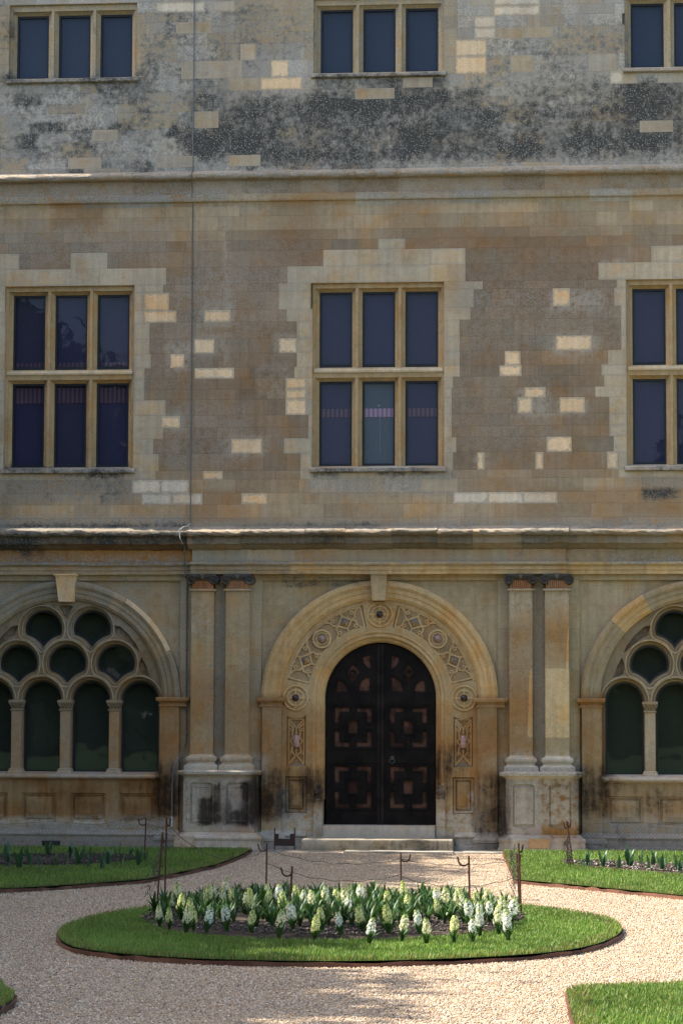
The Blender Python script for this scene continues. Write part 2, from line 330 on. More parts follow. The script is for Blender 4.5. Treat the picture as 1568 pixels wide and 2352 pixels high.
for a in [(0, 1880, 400, 1920, .85, .06), (405, 1740, 600, 1800, .6, .06), (1150, 1740, 1330, 1890, .75, .07), (420, 1790, 470, 1910, .7, .05), (520, 1790, 545, 1900, .6, .04), (640, 1868, 745, 1945, .9, .04), (1003, 1868, 1095, 1950, .85, .05), (402, 1915, 592, 1948, .7, .05), (645, 1810, 660, 1900, .9, .02),
          (1385, 1880, 1568, 1930, .6, .08), (1145, 1900, 1200, 1950, .5, .04), (700, 1560, 712, 1600, .2, .05), (1075, 1820, 1093, 1900, .8, .03), (743, 1898, 1002, 1924, .6, .02), (1170, 1360, 1222, 1400, .4, .05), (1250, 1360, 1305, 1400, .4, .05), (440, 1385, 470, 1450, .5, .05), (30, 1370, 400, 1480, .2, .2)]: stain('B', *a[:4], a[4], a[5])
for a in [(0, 1790, 400, 1880, .85, .08), (595, 1640, 650, 1870, .85, .1), (650, 1640, 745, 1870, .75, .15), (1000, 1640, 1160, 1880, .8, .15), (433, 1560, 580, 1740, .5, .15), (1165, 1450, 1225, 1740, .7, .12), (1255, 1440, 1300, 1520, .5, .1), (1240, 1790, 1330, 1920, .75, .04), (1330, 1600, 1400, 1850, .75, .1),
          (365, 1600, 430, 1850, .7, .1), (405, 1905, 445, 1950, .7, .03), (180, 1340, 400, 1600, .3, .2), (0, 1640, 370, 1780, .5, .1), (580, 1600, 655, 1625, .9, .03), (1090, 1600, 1150, 1625, .7, .03)]: stain('A', *a[:4], a[4], a[5])
for a in [(0, 1330, 160, 1400, .6, .1), (160, 1338, 330, 1450, .5, .1), (410, 1340, 432, 1600, .5, .04), (575, 1340, 600, 1600, .35, .05), (1146, 1340, 1168, 1600, .35, .05), (490, 1400, 518, 1700, .4, .02), (1223, 1400, 1250, 1700, .4, .02), (0, 1290, 440, 1300, .9, .02), (450, 1290, 1300, 1299, .7, .02), (1390, 1288, 1568, 1297, .9, .02), (0, 1895, 400, 1955, .5, .06), (1380, 1890, 1568, 1955, .6, .06), (408, 1762, 597, 1775, .5, .02), (1150, 1762, 1335, 1776, .8, .02)]: stain('G', *a[:4], a[4], a[5])  # greys those pilaster gaps too
def stains(co):
    out = np.ones((len(co), 4), dtype=np.float32); x = co[:, 0]; z = co[:, 2]
    for ch, x0, x1, z0, z1, sf, amt in ST:
        d = np.hypot(np.maximum(np.maximum(x0-x, x-x1), 0), np.maximum(np.maximum(z0-z, z-z1), 0))
        t = np.clip(1-d/sf, 0, 1); out[:, ch] *= 1-amt*t*t*(3-2*t)
    return 1-out

# ------------------------------------------------------------------ the house
HX0, HX1 = -8.2, 9.2; HTOP = 14.0
house = empty('country_house')
tag(house, 'weathered limestone country house with mullioned windows and a round-arched timber door', 'house')
def stones(x0, x1, lo=.5, hi=.95):
    l = [x0]
    while l[-1] < x1-hi: l.append(l[-1]+random.uniform(lo, hi))
    return l+[x1]
def ashlar(mb, zl, x0, x1, Y, colfn, rects=(), openings=(), lo=.28, hi=.66, cell=.11):
    for za, zb in zip(zl[:-1], zl[1:]):
        zc = (za+zb)/2; seg = []; x = x0-random.uniform(0, hi)
        while x < x1:
            e = x+random.uniform(lo, hi); seg.append((max(x, x0), min(e, x1), 'base')); x = e
        seg = [q for q in seg if q[1]-q[0] > .01]
        for rx0, rx1, rz0, rz1, t in list(rects)+[(*o, None) for o in openings]:
            if not rz0 < zc < rz1: continue
            new = []
            for a, b, k in seg:
                if b <= rx0 or a >= rx1: new.append((a, b, k)); continue
                if a < rx0-.05: new.append((a, rx0, k))
                elif a < rx0: rx0 = a
                if b > rx1+.05: new.append((rx1, b, k))
                elif b > rx1: rx1 = b
            if t:
                n = max(1, round((rx1-rx0)/.5)); cs = [rx0+(rx1-rx0)*i/n for i in range(n+1)]
                new += [(p, q, t) for p, q in zip(cs[:-1], cs[1:])]
            seg = sorted(new)
        for a, b, k in seg:
            if k is None or b-a < .004: continue
            col = colfn(k, (a+b)/2, zc); w, h = b-a, zb-za; nx, nz = max(1, math.ceil(w/cell)), max(1, math.ceil(h/cell))
            base = len(mb.v)
            for j in range(nz+1):
                for i in range(nx+1): mb.v.append((a+w*i/nx, Y, za+h*j/nz))
            for j in range(nz):
                for i in range(nx):
                    q = [(i, j), (i+1, j), (i+1, j+1), (i, j+1)]
                    mb.uv[len(mb.f)] = ([(w*p/nx, h*r/nz) for p, r in q], [(w-w*p/nx, h-h*r/nz) for p, r in q])
                    mb.f.append(tuple(base+r*(nx+1)+p for p, r in q)); mb.c.append(col)
RECT = []
def rc(t, *l):
    for a in l:
        x0, z1 = PX(a[0], a[1]); x1, z0 = PX(a[2], a[3]); RECT.append((x0, x1, z0, z1, t))
# pale quoined surrounds of the first-floor windows, course by course
rc('S', (868,541,930,568), (742,568,1068,607), (660,607,1068,632), (648,632,1103,657), (640,657,1087,690), (640,690,1062,708), (658,708,1080,737), (682,737,1055,870), (656,870,1037,955), (708,955,1037,1000), (652,1000,1043,1040), (690,1040,1037,1100), (712,1100,1050,1130))
rc('S', (0,573,45,609), (163,573,247,609), (-300,609,360,636), (-300,636,375,667), (-300,667,330,708), (-300,708,330,737), (-300,737,343,842), (-300,842,332,917), (-300,917,381,953), (-300,953,370,1007), (-300,1007,352,1042), (-300,1042,358,1100))
rc('S', (1497,556,1800,600), (1373,600,1800,632), (1415,632,1800,655), (1409,655,1800,700), (1425,700,1800,800), (1395,800,1800,835), (1380,835,1800,865), (1386,865,1800,895), (1371,895,1800,925), (1398,925,1800,990), (1415,990,1800,1030), (1418,1030,1800,1100))
rc('P', (330,668,386,708), (330,708,406,737), (472,706,530,737), (446,777,493,807), (391,800,424,842), (447,843,538,870), (640,776,678,802), (656,868,703,954), (371,954,414,981), (531,1007,602,1039), (466,1071,512,1100), (562,1132,610,1158),
   (1268,672,1308,709), (1300,685,1372,709), (1275,777,1358,808), (1158,804,1195,838), (1146,838,1197,866), (1203,894,1252,926), (1187,926,1222,952), (1284,927,1342,952), (1254,995,1312,1029), (1228,1029,1247,1064), (1393,1029,1418,1063), (1095,1046,1112,1062))
rc('W', (303,1100,434,1130), (325,1132,465,1158), (1040,1131,1280,1158))
rc('P', (622,120,663,163), (598,163,690,195), (1043,110,1117,160), (385,10,420,35), (325,345,358,362), (340,313,385,332))
rc('W', (362,0,470,33), (1088,33,1137,78), (1132,0,1240,33), (1400,150,1430,178))
rc('T', (328,88,408,125), (502,87,552,124), (446,196,475,222), (324,222,391,242), (271,242,410,282), (1240,33,1290,60), (1282,52,1440,105), (700,40,735,150), (1007,0,1050,110), (540,0,720,85), (1010,110,1045,180), (0,20,38,180), (305,20,335,180))
Z1 = [4.55,4.75,4.95,5.115,5.315,5.44,5.69,5.91,6.07,6.25,6.48,6.63,6.79,6.95,7.16,7.375,7.62,7.80,8.064,8.18,8.43,8.667,8.82,8.97,9.18,9.39]
Z2 = [9.78,9.92,10.09,10.33,10.5,10.75,10.89,11.05,11.24,11.5,11.75,11.92,12.09,12.24,12.40,12.62,12.9,13.1,13.35,13.6,13.8,HTOP]
BAYS = (-4.56, -.03, 4.50); HW = .955
def wcol(k, x, z):
    if k == 'P': return jit(PATCH, .06)+(-1.,)
    if k == 'W': return jit(WHITE, .06)+(-1.,)
    if k == 'S': return jit(PALE, .06)+((-1.,) if random.random() < .5 else (0.,))
    if k == 'T': return jit(TAN, .1)
    if z > 9.7:
        dark = z < 10.95 and x > -2.9
        if random.random() < (.025 if dark else .15): return jit(random.choice([(.44, .40, .33), (.40, .34, .25), (.37, .335, .28)]), .1)+(-1.,)
        return jit(GREY if random.random() < .88 else TAN, .2)
    w = .12*math.sin(x*1.9+1)+.1*math.sin(x*4.3)+random.uniform(-.12, .12)
    t = min(1, max(0, (z-8.72)/.45+w)) if z > 7 else min(1, max(0, (5.62-z)/.55+w))
    b = BROWN if random.random() < .8 else random.choice([(.245, .205, .155), (.285, .215, .148)])
    return jit(tuple(p*(1-t)+q*t for p, q in zip(b, BUFF)), .115)
W = MB()
op1 = [(b-HW, b+HW, 5.44, 8.18) for b in BAYS]; op2 = [(b-HW, b+HW, 11.24, 12.40) for b in BAYS]
ashlar(W, Z1, HX0, HX1, 0, wcol, RECT, op1)
ashlar(W, Z2, HX0, HX1, 0, wcol, RECT, op2)
for x0, x1, z0, z1 in op1+op2: W.rings(x0, x1, z0, z1, [(0, 0), (0, .07)], jit(WARM, .05), cap=False)
W.build('wall', STONE, house)
# the rest of the building's shell
sh = MB(); DEP = 7.0
for a in ((HX0, HX0+.3), (HX1-.3, HX1)): sh.box(a[0], a[1], .35 if False else .01, DEP, 0, HTOP, BUFF+(1.,))
sh.box(HX0, HX1, DEP, DEP+.3, 0, HTOP, BUFF+(1.,)); sh.build('wall', STONE, house, stain=False)
pp = MB(); pp.box(HX0-.1, HX1+.1, -.1, DEP+.4, HTOP, HTOP+.18, GREY); pp.build('parapet_coping', STONE, house, stain=False)

# ---- string courses and cornice
def nose(y, z, r, n=6, a0=PI/2, a1=3*PI/2): return [(y+r*math.cos(a0+(a1-a0)*i/n), z+r*math.sin(a0+(a1-a0)*i/n)) for i in range(n+1)]
m = MB(); m.ext([(0, 9.86), (-.10, 9.815)]+nose(-.10, 9.762, .052)+[(-.05, 9.70), (-.035, 9.64), (-.03, 9.50), (0, 9.50)], HX0, HX1, lambda x: jit((.36, .32, .25), .2), seg=.06, stones=stones(HX0, HX1), wob=.005)
m.build('string_course', STONE, house)
m = MB(); m.ext([(0, 9.705), (-.028, 9.705), (-.028, 9.49), (0, 9.49)], HX0, HX1, lambda x: jit((.37, .28, .17), .15), stones=stones(HX0, HX1)); m.build('wall_band', STONE, house)
m = MB(); m.ext([(0, 9.52), (-.045, 9.50), (-.075, 9.49), (-.075, 9.42), (-.06, 9.395), (-.02, 9.385), (0, 9.33)], HX0, HX1, lambda x: jit(random.choice([BUFF, GREY, PALE]), .14), stones=stones(HX0, HX1)); m.build('string_course', STONE, house)
BX = (-2.70, 2.66)                                # the door bay stands forward of the window bays
def entab(name, prof, cols, extra=0., lo=.5, hi=.95, over=0.):
    for x0, x1, o in ((HX0, BX[0]-over, 0.), (BX[0]-over, BX[1]+over, .09), (BX[1]+over, HX1, 0.)):
        m = MB(); m.ext([(y-(o if y < 0 else 0), z) for y, z in prof], x0, x1, cols, seg=.05 if name == 'cornice' else .14, stones=stones(x0, x1, lo, hi), wob=.008 if name == 'cornice' else .002); m.build(name, STONE, house)
entab('cornice', [(0, 4.63), (-.20, 4.565), (-.28, 4.545)]+nose(-.275, 4.512, .043, 6)+[(-.25, 4.48), (-.235, 4.47), (-.225, 4.365), (-.17, 4.35), (-.15, 4.33), (-.10, 4.30), (-.07, 4.285), (0, 4.285)], lambda x: jit((.25, .215, .165), .25), over=.05)
def frcol(x):
    if x < BX[0]: return jit((.56, .34, .13), .14)
    if x < BX[1]: return jit(random.choice([PALE, TAN, (.45, .36, .23), (.46, .32, .19)]), .1)
    return jit(random.choice([(.36, .28, .17), TAN, BUFF]), .12)
entab('frieze', [(0, 4.30), (-.06, 4.30), (-.06, 4.09), (0, 4.09)], frcol)
entab('architrave', [(0, 4.115), (-.09, 4.108)]+nose(-.10, 4.08, .028, 5)+[(-.095, 4.045), (-.085, 4.04), (-.085, 3.99), (-.07, 3.985), (-.07, 3.93), (0, 3.93)], lambda x: jit(WARM if (x > -1.3) else BUFF, .13), over=.02)

# ---- ground-floor wall: piers, rail and sunk panels
GB = (-4.57, 4.57); ARCH_R, ARCH_I, ARCH_Z = 1.69, 1.42, 2.145
gw = MB(); zg = [0, .3, .62, .95, 1.3, 1.62, 1.95, 2.25, 2.55, 2.85, 3.15, 3.5, 3.845, 3.935]
gcol = lambda k, x, z: jit(GREEN if z > 1.4 else (.33, .26, .17), .1)
for x0, x1 in ((HX0, -6.25), (-2.89, -1.70), (1.69, 2.86), (6.25, HX1)): ashlar(gw, zg, x0, x1, 0, gcol, lo=.35, hi=.7)
ashlar(gw, [3.845, 3.935], -6.25, -2.89, 0, gcol, lo=.5, hi=.9); ashlar(gw, [3.845, 3.935], -1.70, 1.69, 0, gcol, lo=.5, hi=.9); ashlar(gw, [3.845, 3.935], 2.86, 6.25, 0, gcol, lo=.5, hi=.9)
for x0, x1 in ((-6.25, -2.89), (-1.70, 1.69), (2.86, 6.25)):
    gw.add([(x0, 0, 0), (x0, .06, 0), (x0, .06, 3.845), (x0, 0, 3.845), (x1, 0, 0), (x1, .06, 0), (x1, .06, 3.845), (x1, 0, 3.845)], [(0, 1, 2, 3), (4, 5, 6, 7), (3, 2, 6, 7)], GREEN)
gw.build('wall', STONE, house, split=.3)
def arch_pts(cx, r, z, n=48, a0=0., a1=PI): return [(cx+r*math.cos(a0+(a1-a0)*i/n), z+r*math.sin(a0+(a1-a0)*i/n)) for i in range(n+1)]
pan = MB()
for cx, x0, x1 in ((GB[0], -6.25, -2.89), (0, -1.70, 1.69), (GB[1], 2.86, 6.25)):
    ri = 1.5
    pan.plate([(x1, ARCH_Z), (x1, 3.845), (x0, 3.845), (x0, ARCH_Z)]+arch_pts(cx, ri, ARCH_Z)[::-1], [], .05, .1, GREEN+(1.,))
    for s_ in (-1, 1):
        a, b = sorted((cx+s_*1.40, x1 if s_ > 0 else x0)); pan.box(a, b, .05, .3, 0, ARCH_Z, (.34, .27, .175, 1.))
pan.build('wall', STONE, house, split=.2)

# ---- arches, keystones, imposts
ARP = [(1.70, .05), (1.70, -.06), (1.66, -.09), (1.625, -.09), (1.61, -.075), (1.60, -.075), (1.59, -.055), (1.53, -.05), (1.52, -.035), (1.46, -.03), (1.45, -.015), (1.425, 0.), (1.42, .03), (1.41, .12), (1.41, .2)]
def archivolt(cx, base, marks=()):
    cut = sorted(random.uniform(0, PI) for _ in range(9)); cs = [jit(base, .10) for _ in range(10)]
    def cf(t):
        for a, b, c in marks:
            if a < t < b: return c
        return cs[sum(t > q for q in cut)]
    m = MB(); m.sweep(ARP, cx, ARCH_Z, cf); m.build('arch_moulding', STONE, house)
archivolt(GB[0], (.34, .29, .20), [(1.0, 1.1, WARM), (.42, .95, (.40, .32, .21))]); archivolt(0, WARM); archivolt(GB[1], (.37, .31, .21), [(2.05, 2.42, (.55, .38, .19))])
nm = MB(); nm.sweep([(1.702, -.05), (1.702, -.096), (1.64, -.096), (1.64, -.05)], GB[0], ARCH_Z, lambda t: PATCH+(-1.,), a0=.42, a1=1.0, n=18); nm.build('arch_moulding', STONE, house)
def keystone(cx, wt, wb, z0, z1, col):
    m = MB(); p = [(cx-wb, z0), (cx+wb, z0), (cx+wt, z1), (cx-wt, z1)]
    m.add([(x, y+(0 if z > 3.7 else .06), z) for y in (-.24,) for x, z in p]+[(x, .04, z) for x, z in p], [(0, 1, 2, 3), (0, 1, 5, 4), (1, 2, 6, 5), (2, 3, 7, 6), (3, 0, 4, 7)], col)
    m.box(cx-wt-.02, cx+wt+.02, -.26 if cx else -.27, 0, z1, z1+.022, col); return m.build('keystone', STONE, house, split=.15)
keystone(GB[0]+.03, .14, .10, 3.535, 3.91, PATCH+(-1.,)); keystone(0, .115, .095, 3.55, 3.92, (.46, .36, .22)); keystone(GB[1], .14, .10, 3.535, 3.91, (.42, .34, .22))
for cx, s_ in ((0, -1), (0, 1), (GB[0], -1), (GB[0], 1), (GB[1], -1), (GB[1], 1)):
    a, b = sorted((cx+s_*1.405, cx+s_*1.685)); m = MB(); bc = jit((.42, .30, .175), .08)
    m.stack(a, b, -.06, .1, [(0, .26), (0, 2.02)], jit((.40, .30, .18), .08))                     # shaft
    m.stack(a, b, -.06, .1, [(.05, 0), (.05, .10), (.07, .11), (.07, .15), (.03, .2), (.0, .26)], (.38, .35, .31))
    m.stack(a-(.02 if s_ < 0 else 0), b+(.1 if s_ > 0 else .0), -.06, .1, [(0, 2.02), (.015, 2.03), (.015, 2.05), (.0, 2.06), (.0, 2.075), (.03, 2.10), (.05, 2.11), (.055, 2.145), (.04, 2.158), (0, 2.16)], bc)
    m.build('pier', STONE, house, split=.14)

# ---- paired Ionic pilasters on pedestals
PIL = [(-2.70, -2.375), (-2.20, -1.86), (1.863, 2.19), (2.37, 2.708)]
def capital(cx, hw):
    m = MB(); dark = (.075, .072, .07); nk = (.36, .20, .115)
    m.stack(cx-hw, cx+hw, -.19, .02, [(0.02, 3.685), (.03, 3.69), (.03, 3.705), (.012, 3.715)], (.40, .34, .25))
    m.stack(cx-hw+.012, cx+hw-.012, -.19, .02, [(0, 3.71), (0, 3.86)], nk)
    m.stack(cx-hw+.0, cx+hw-.0, -.21, .02, [(.0, 3.84), (.015, 3.85), (.02, 3.885), (.03, 3.89), (.035, 3.925)], dark)
    for s_ in (-1, 1):
        vx, vz, r = cx+s_*(hw+.005), 3.845, .068
        m.lathe(vx, vz, [(r, 0), (r, -.235), (r-.012, -.25), (r-.024, -.235), (r-.036, -.235), (r-.044, -.25), (r-.052, -.24), (.014, -.24), (.012, -.262), (0.0005, -.268)], dark, 24)
        m.tube([(vx, -.235, vz+r-.004), (cx+s_*hw*.5, -.24, 3.893), (cx, -.235, 3.885)], .016, dark, 6)
    for k in (-1, 0, 1): m.tube([(cx, -.23, 3.86), (cx+k*.02, -.25, 3.90), (cx+k*.035, -.26, 3.935)], .012, (.16, .15, .14), 6)
    for i in range(9):                                                   # carved neck
        x = cx-hw+.05+(2*hw-.1)*i/8; m.tube([(x, -.19, 3.73), (x+.008, -.2, 3.78), (x, -.19, 3.82)], .011, jit(nk, .15), 5)
    return m.build('capital', STONE, house, split=.1)
for i, (a, b) in enumerate(PIL):
    m = MB(); hts = [1.33, 1.78, 2.62, 3.14, 3.69] if i != 3 else [1.33, 1.60, 2.585, 2.95, 3.69]
    for k, (z0, z1) in enumerate(zip(hts[:-1], hts[1:])):
        c = jit((.40, .31, .19), .1) if not (i == 3 and k == 1) else (.60, .46, .265)
        n = max(1, round((z1-z0)/.14)); m.stack(a, b, -.19, .02, [(0, z0+(z1-z0)*q/n) for q in range(n+1)], c)
        m.stack(a, b, -.1905, .0, [(0, z1-.003), (.0, z1)], (.26, .2, .13))
    if i == 2: m.plate([(2.12, 1.62), (2.155, 1.60), (2.188, 1.61), (2.188, 2.60), (2.16, 2.57), (2.14, 2.45)], [], -.1935, -.1, (.62, .47, .27))
    if i == 3: m.plate([(2.66, 2.585), (2.7, 2.585), (2.706, 3.2), (2.69, 3.1), (2.675, 2.9)], [], -.1935, -.1, (.60, .46, .265))
    m.build('pilaster', STONE, house, split=.2)
    capital((a+b)/2, (b-a)/2)
    m = MB(); m.stack(a, b, -.19, .02, [(0, 1.345), (.01, 1.33), (.055, 1.30), (.06, 1.275), (.05, 1.25), (.03, 1.235), (.035, 1.21), (.06, 1.195), (.075, 1.19), (.08, 1.165), (.08, 1.115)], jit((.50, .45, .37) if i != 1 else (.50, .42, .31), .05))
    m.build('pilaster_base', STONE, house, split=.15)
for x0, x1, w in ((-2.375, -2.20, 0), (2.19, 2.37, 1)):
    m = MB(); m.box(x0+.001, x1-.001, -.045, .05, 1.11, 3.93, (.37, .325, .25)); m.build('wall', STONE, house, split=.15)
def pedestal(x0, x1, cols, basec):
    m = MB(); xm = (x0+x1)/2
    m.stack(x0, x1, -.36, .02, [(.0, 1.02), (.012, 1.03), (.02, 1.04), (.06, 1.06), (.08, 1.065), (.085, 1.10), (.06, 1.115), (0, 1.125)], (.50, .44, .34))
    for (a, b), c in zip(((x0, xm), (xm, x1)), cols):
        m.add([(a, -.36, z) for z in (.235, 1.02)]+[(b, -.36, z) for z in (.235, 1.02)], [], c)
        pa = [(a, .235), (b, .235), (b, 1.02), (a, 1.02)]; ia, ib = a+.10, b-.10
        hole = [(ia, .36), (ia, .92), (ia+.03, .945), (ib-.03, .945), (ib, .92), (ib, .36), (ib-.04, .345), ((a+b)/2+.05, .33), ((a+b)/2, .30), ((a+b)/2-.05, .33), (ia+.04, .345)]
        m.plate(pa, [hole], -.36, -.3, c); m.rings(ia-.02, ib+.02, .28, .96, [(0, -.335)], c)
        m.rings(ia+.025, ib-.025, .385, .90, [(0, -.33), (.0, -.35), (.018, -.35), (.03, -.34)], c)
        for s_ in (-1, 1):                                                # eroded carving at the panel's sides
            x = ia-.045 if s_ < 0 else ib+.045
            for k in range(5): m.tube([(x-.012, -.362, .40+k*.11), (x+.014*(-1)**k, -.37, .44+k*.11), (x, -.362, .48+k*.11)], .010, jit(c, .15), 5)
    for x in (x0, x1): m.face([(x, -.36, .235), (x, .02, .235), (x, .02, 1.02), (x, -.36, 1.02)], cols[0])
    m.build('pedestal', STONE, house, split=.1)
    m = MB(); m.stack(x0, x1, -.36, .02, [(.11, 0), (.11, .045), (.095, .05), (.09, .125), (.10, .14), (.105, .165), (.09, .19), (.05, .205), (.03, .235), (0, .24)], basec)
    m.box(x0-.112, x0+.17, -.472, -.3, .005, .19, OCHRE) if x0 < 0 else m.box(x0+.33, x0+.62, -.472, -.3, .055, .19, (.42, .28, .15))
    m.build('pedestal_base', STONE, house, split=.12)
pedestal(-2.77, -1.74, [(.38, .325, .255), (.36, .30, .26)], (.43, .38, .32)); pedestal(1.81, 2.83, [(.40, .335, .28), (.34, .21, .085)], (.39, .345, .30))

# ---- door surround: jamb mouldings, carved band, roundels
DZ, DR = 2.155, .80
cut = [-.6, .05, .52, 1.0, 1.57, 2.1, 2.62, 3.1, 3.7]; cs = [jit(WARM, .08) for _ in range(12)]
m = MB(); m.sweep([(.965, .05), (.962, .024), (.945, .022), (.94, .045), (.92, .05), (.905, .04), (.885, .04), (.87, .06), (.865, .09), (.85, .10), (.835, .095), (.82, .11), (.815, .14), (.805, .15), (.80, .36)], 0, DZ, lambda t: cs[sum(t > q for q in cut)], z0=.70)
m.build('door_jamb', STONE, house)
def polar(r, a): return (r*math.sin(a), DZ+r*math.cos(a))             # angle measured from the crown
def sector(r0, r1, a0, a1, n=14):
    return [polar(r1, a0+(a1-a0)*i/n) for i in range(n+1)]+[polar(r0, a1-(a1-a0)*i/n) for i in range(n+1)]
holes = []
for s_ in (-1, 1):
    holes.append(sector(1.035, 1.355, s_*R(10.5), s_*R(79)))
    holes.append([(s_*x, z) for x, z in [(1.06, 1.18), (1.335, 1.18), (1.335, 1.90), (1.30, 1.875), (1.2, 1.855), (1.10, 1.875), (1.06, 1.90)]])
    holes.append([(s_*1.045, .51), (s_*1.355, .51), (s_*1.355, 1.03), (s_*1.045, 1.03)])
m = MB(); outl = arch_pts(0, 1.43, DZ)+[(-1.42, .0), (-.945, .0)]+arch_pts(0, .945, DZ)[::-1]+[(.945, .0), (1.42, .0)]
m.plate(outl, holes, .03, .065, (.46, .345, .19)); m.build('door_surround', STONE, house, split=.14)
m = MB(); m.plate(arch_pts(0, 1.43, DZ)+[(-1.42, .45), (-1.0, .45)]+arch_pts(0, 1.0, DZ)[::-1]+[(1.0, .45), (1.42, .45)], [], .062, .1, (.35, .262, .155))  # sunk backing coloured darker than the straps, standing in for groove shade
CV = (.54, .40, .22)
def strap(pts, w=.011, col=CV, y0=.042):
    w = w*1.05
    for (xa, za), (xb, zb) in zip(pts[:-1], pts[1:]):
        L = math.hypot(xb-xa, zb-za) or 1; nx, nz = -(zb-za)/L*w, (xb-xa)/L*w; ex, ez = (xb-xa)/L*w*.5, (zb-za)/L*w*.5
        y0 += random.uniform(-.003, .003); m.plate([(xa+nx-ex, za+nz-ez), (xb+nx+ex, zb+nz+ez), (xb-nx+ex, zb-nz+ez), (xa-nx-ex, za-nz-ez)], [], y0, .064, col)
def ring(cx, cz, r, w, y=.030, col=CV, n=20):
    y -= random.uniform(0, .004); m.lathe(cx, cz, [(r+w, .064), (r+w, y), (r-w, y), (r-w, .064)], col, n)
for s_ in (-1, 1):
    def p(r, a): return polar(r, s_*R(a))
    arc = lambda r, a0, a1, n=8: [p(r, a0+(a1-a0)*i/n) for i in range(n+1)]
    strap(arc(1.345, 12.5, 77.5, 16)); strap(arc(1.045, 12, 78, 16)); strap([p(1.045, 12), p(1.345, 12.5)]); strap([p(1.045, 78), p(1.345, 77.5)])
    for c in (25, 63.2):
        d = 5.2
        strap([p(1.29, c), p(1.195, c+d), p(1.10, c), p(1.195, c-d), p(1.29, c)])
        for q in (-1, 1):
            strap([p(1.195, c+q*d), p(1.22, c+q*7.5), p(1.30, c+q*9), p(1.345, c+q*12)]); strap([p(1.195, c+q*d), p(1.17, c+q*7.5), p(1.10, c+q*8), p(1.045, c+q*11)])
            for rr in (1.29, 1.095): ring(*p(rr, c+q*6.7), .022, .008); strap([p(rr, c+q*6.7), p(rr+(.05 if rr > 1.2 else -.05), c+q*6.7)], .007)
        strap([p(1.29, c), p(1.345, c)]); strap([p(1.10, c), p(1.045, c)])
        hw_, y0 = .05, .0                                                # dark faceted diamond
        q4 = [p(1.265, c), p(1.195, c+3.4), p(1.125, c), p(1.195, c-3.4)]; top = p(1.195, c)
        for i in range(4): m.face([(q4[i][0], .05, q4[i][1]), (q4[(i+1) % 4][0], .05, q4[(i+1) % 4][1]), (top[0], .0, top[1])], ((.20, .19, .185), (.36, .25, .12), (.36, .25, .12), (.20, .19, .185))[i])
    c = p(1.19, 44.4); ring(*c, .125, .014, .02); ring(*c, .085, .008, .03); m.lathe(c[0], c[1], [(.125, .05), (.01, .05)], CV)
    for k in range(4):
        a = PI/4+k*PI/2; ring(c[0]+.103*math.cos(a), c[1]+.103*math.sin(a), .016, .006, .026)
    # upright panel: crossed straps round the marble boss
    cx = s_*1.1975
    for sx in (-1, 1):
        strap([(cx+sx*.11, 1.20), (cx+sx*.11, 1.84)], .009)
        strap([(cx+sx*.11, 1.85), (cx, 1.72), (cx, 1.64)]); strap([(cx+sx*.11, 1.20), (cx, 1.34), (cx, 1.42)])
        strap([(cx+sx*.11, 1.80), (cx+sx*.04, 1.72), (cx+sx*.06, 1.66), (cx+sx*.045, 1.58), (cx+sx*.09, 1.54), (cx+sx*.045, 1.48), (cx+sx*.07, 1.40), (cx+sx*.03, 1.34)])
        for z in (1.70, 1.36): ring(cx+sx*.088, z, .018, .007)
    strap([(cx-.1, 1.85), (cx+.1, 1.85)], .009); strap([(cx-.12, 1.195), (cx+.12, 1.195)], .012, (.30, .28, .25))
    m.rings(s_*1.2-.155, s_*1.2+.155, .51, 1.03, [(0.0, .064), (.012, .05), (.03, .05), (.05, .062), (.06, .062), (.115, .03)], (.36, .26, .14), capcol=(.37, .27, .14))
m.build('carving', STONE, house, split=.2)
def roundel(cx, cz, big=True):
    m = MB()
    if big:
        m.lathe(cx, cz, [(.19, .06), (.19, .03), (.18, .012), (.168, .012), (.158, .035), (.15, .05), (.128, .05), (.125, .02), (.10, .02), (.097, .05), (.06, .05), (.058, .025), (.045, .02), (.0005, .02)], (.37, .28, .155), 40)  # groove shade put into a darker base colour under the paler rings
        for rr, y_ in ((.174, .010), (.113, .016)): m.lathe(cx, cz, [(rr+.013, .04), (rr+.011, y_), (rr, y_-.006), (rr-.011, y_), (rr-.013, .04)], (.56, .42, .23), 36)
        for k in range(4):
            a = PI/4*0+k*PI/2; dx, dz = math.cos(a), math.sin(a); px, pz = -dz*.012, dx*.012
            m.plate([(cx+dx*.045+px, cz+dz*.045+pz), (cx+dx*.15+px, cz+dz*.15+pz), (cx+dx*.15-px, cz+dz*.15-pz), (cx+dx*.045-px, cz+dz*.045-pz)], [], .011, .05, (.56, .42, .23))
    o = m.build('roundel', STONE, house) if big else house
    b = MB(); r = .052 if big else .056; b.lathe(cx, cz, [(r*math.cos(t), .022-r*.95*math.sin(t)) for t in [i*PI/2/8 for i in range(9)]], (.035, .022, .018) if big else (.30, .20, .17), 20)
    b.build('marble_boss', MARBLE, o)
roundel(*polar(1.20, 0)); roundel(*polar(1.21, R(90))); roundel(*polar(1.21, R(-90)))
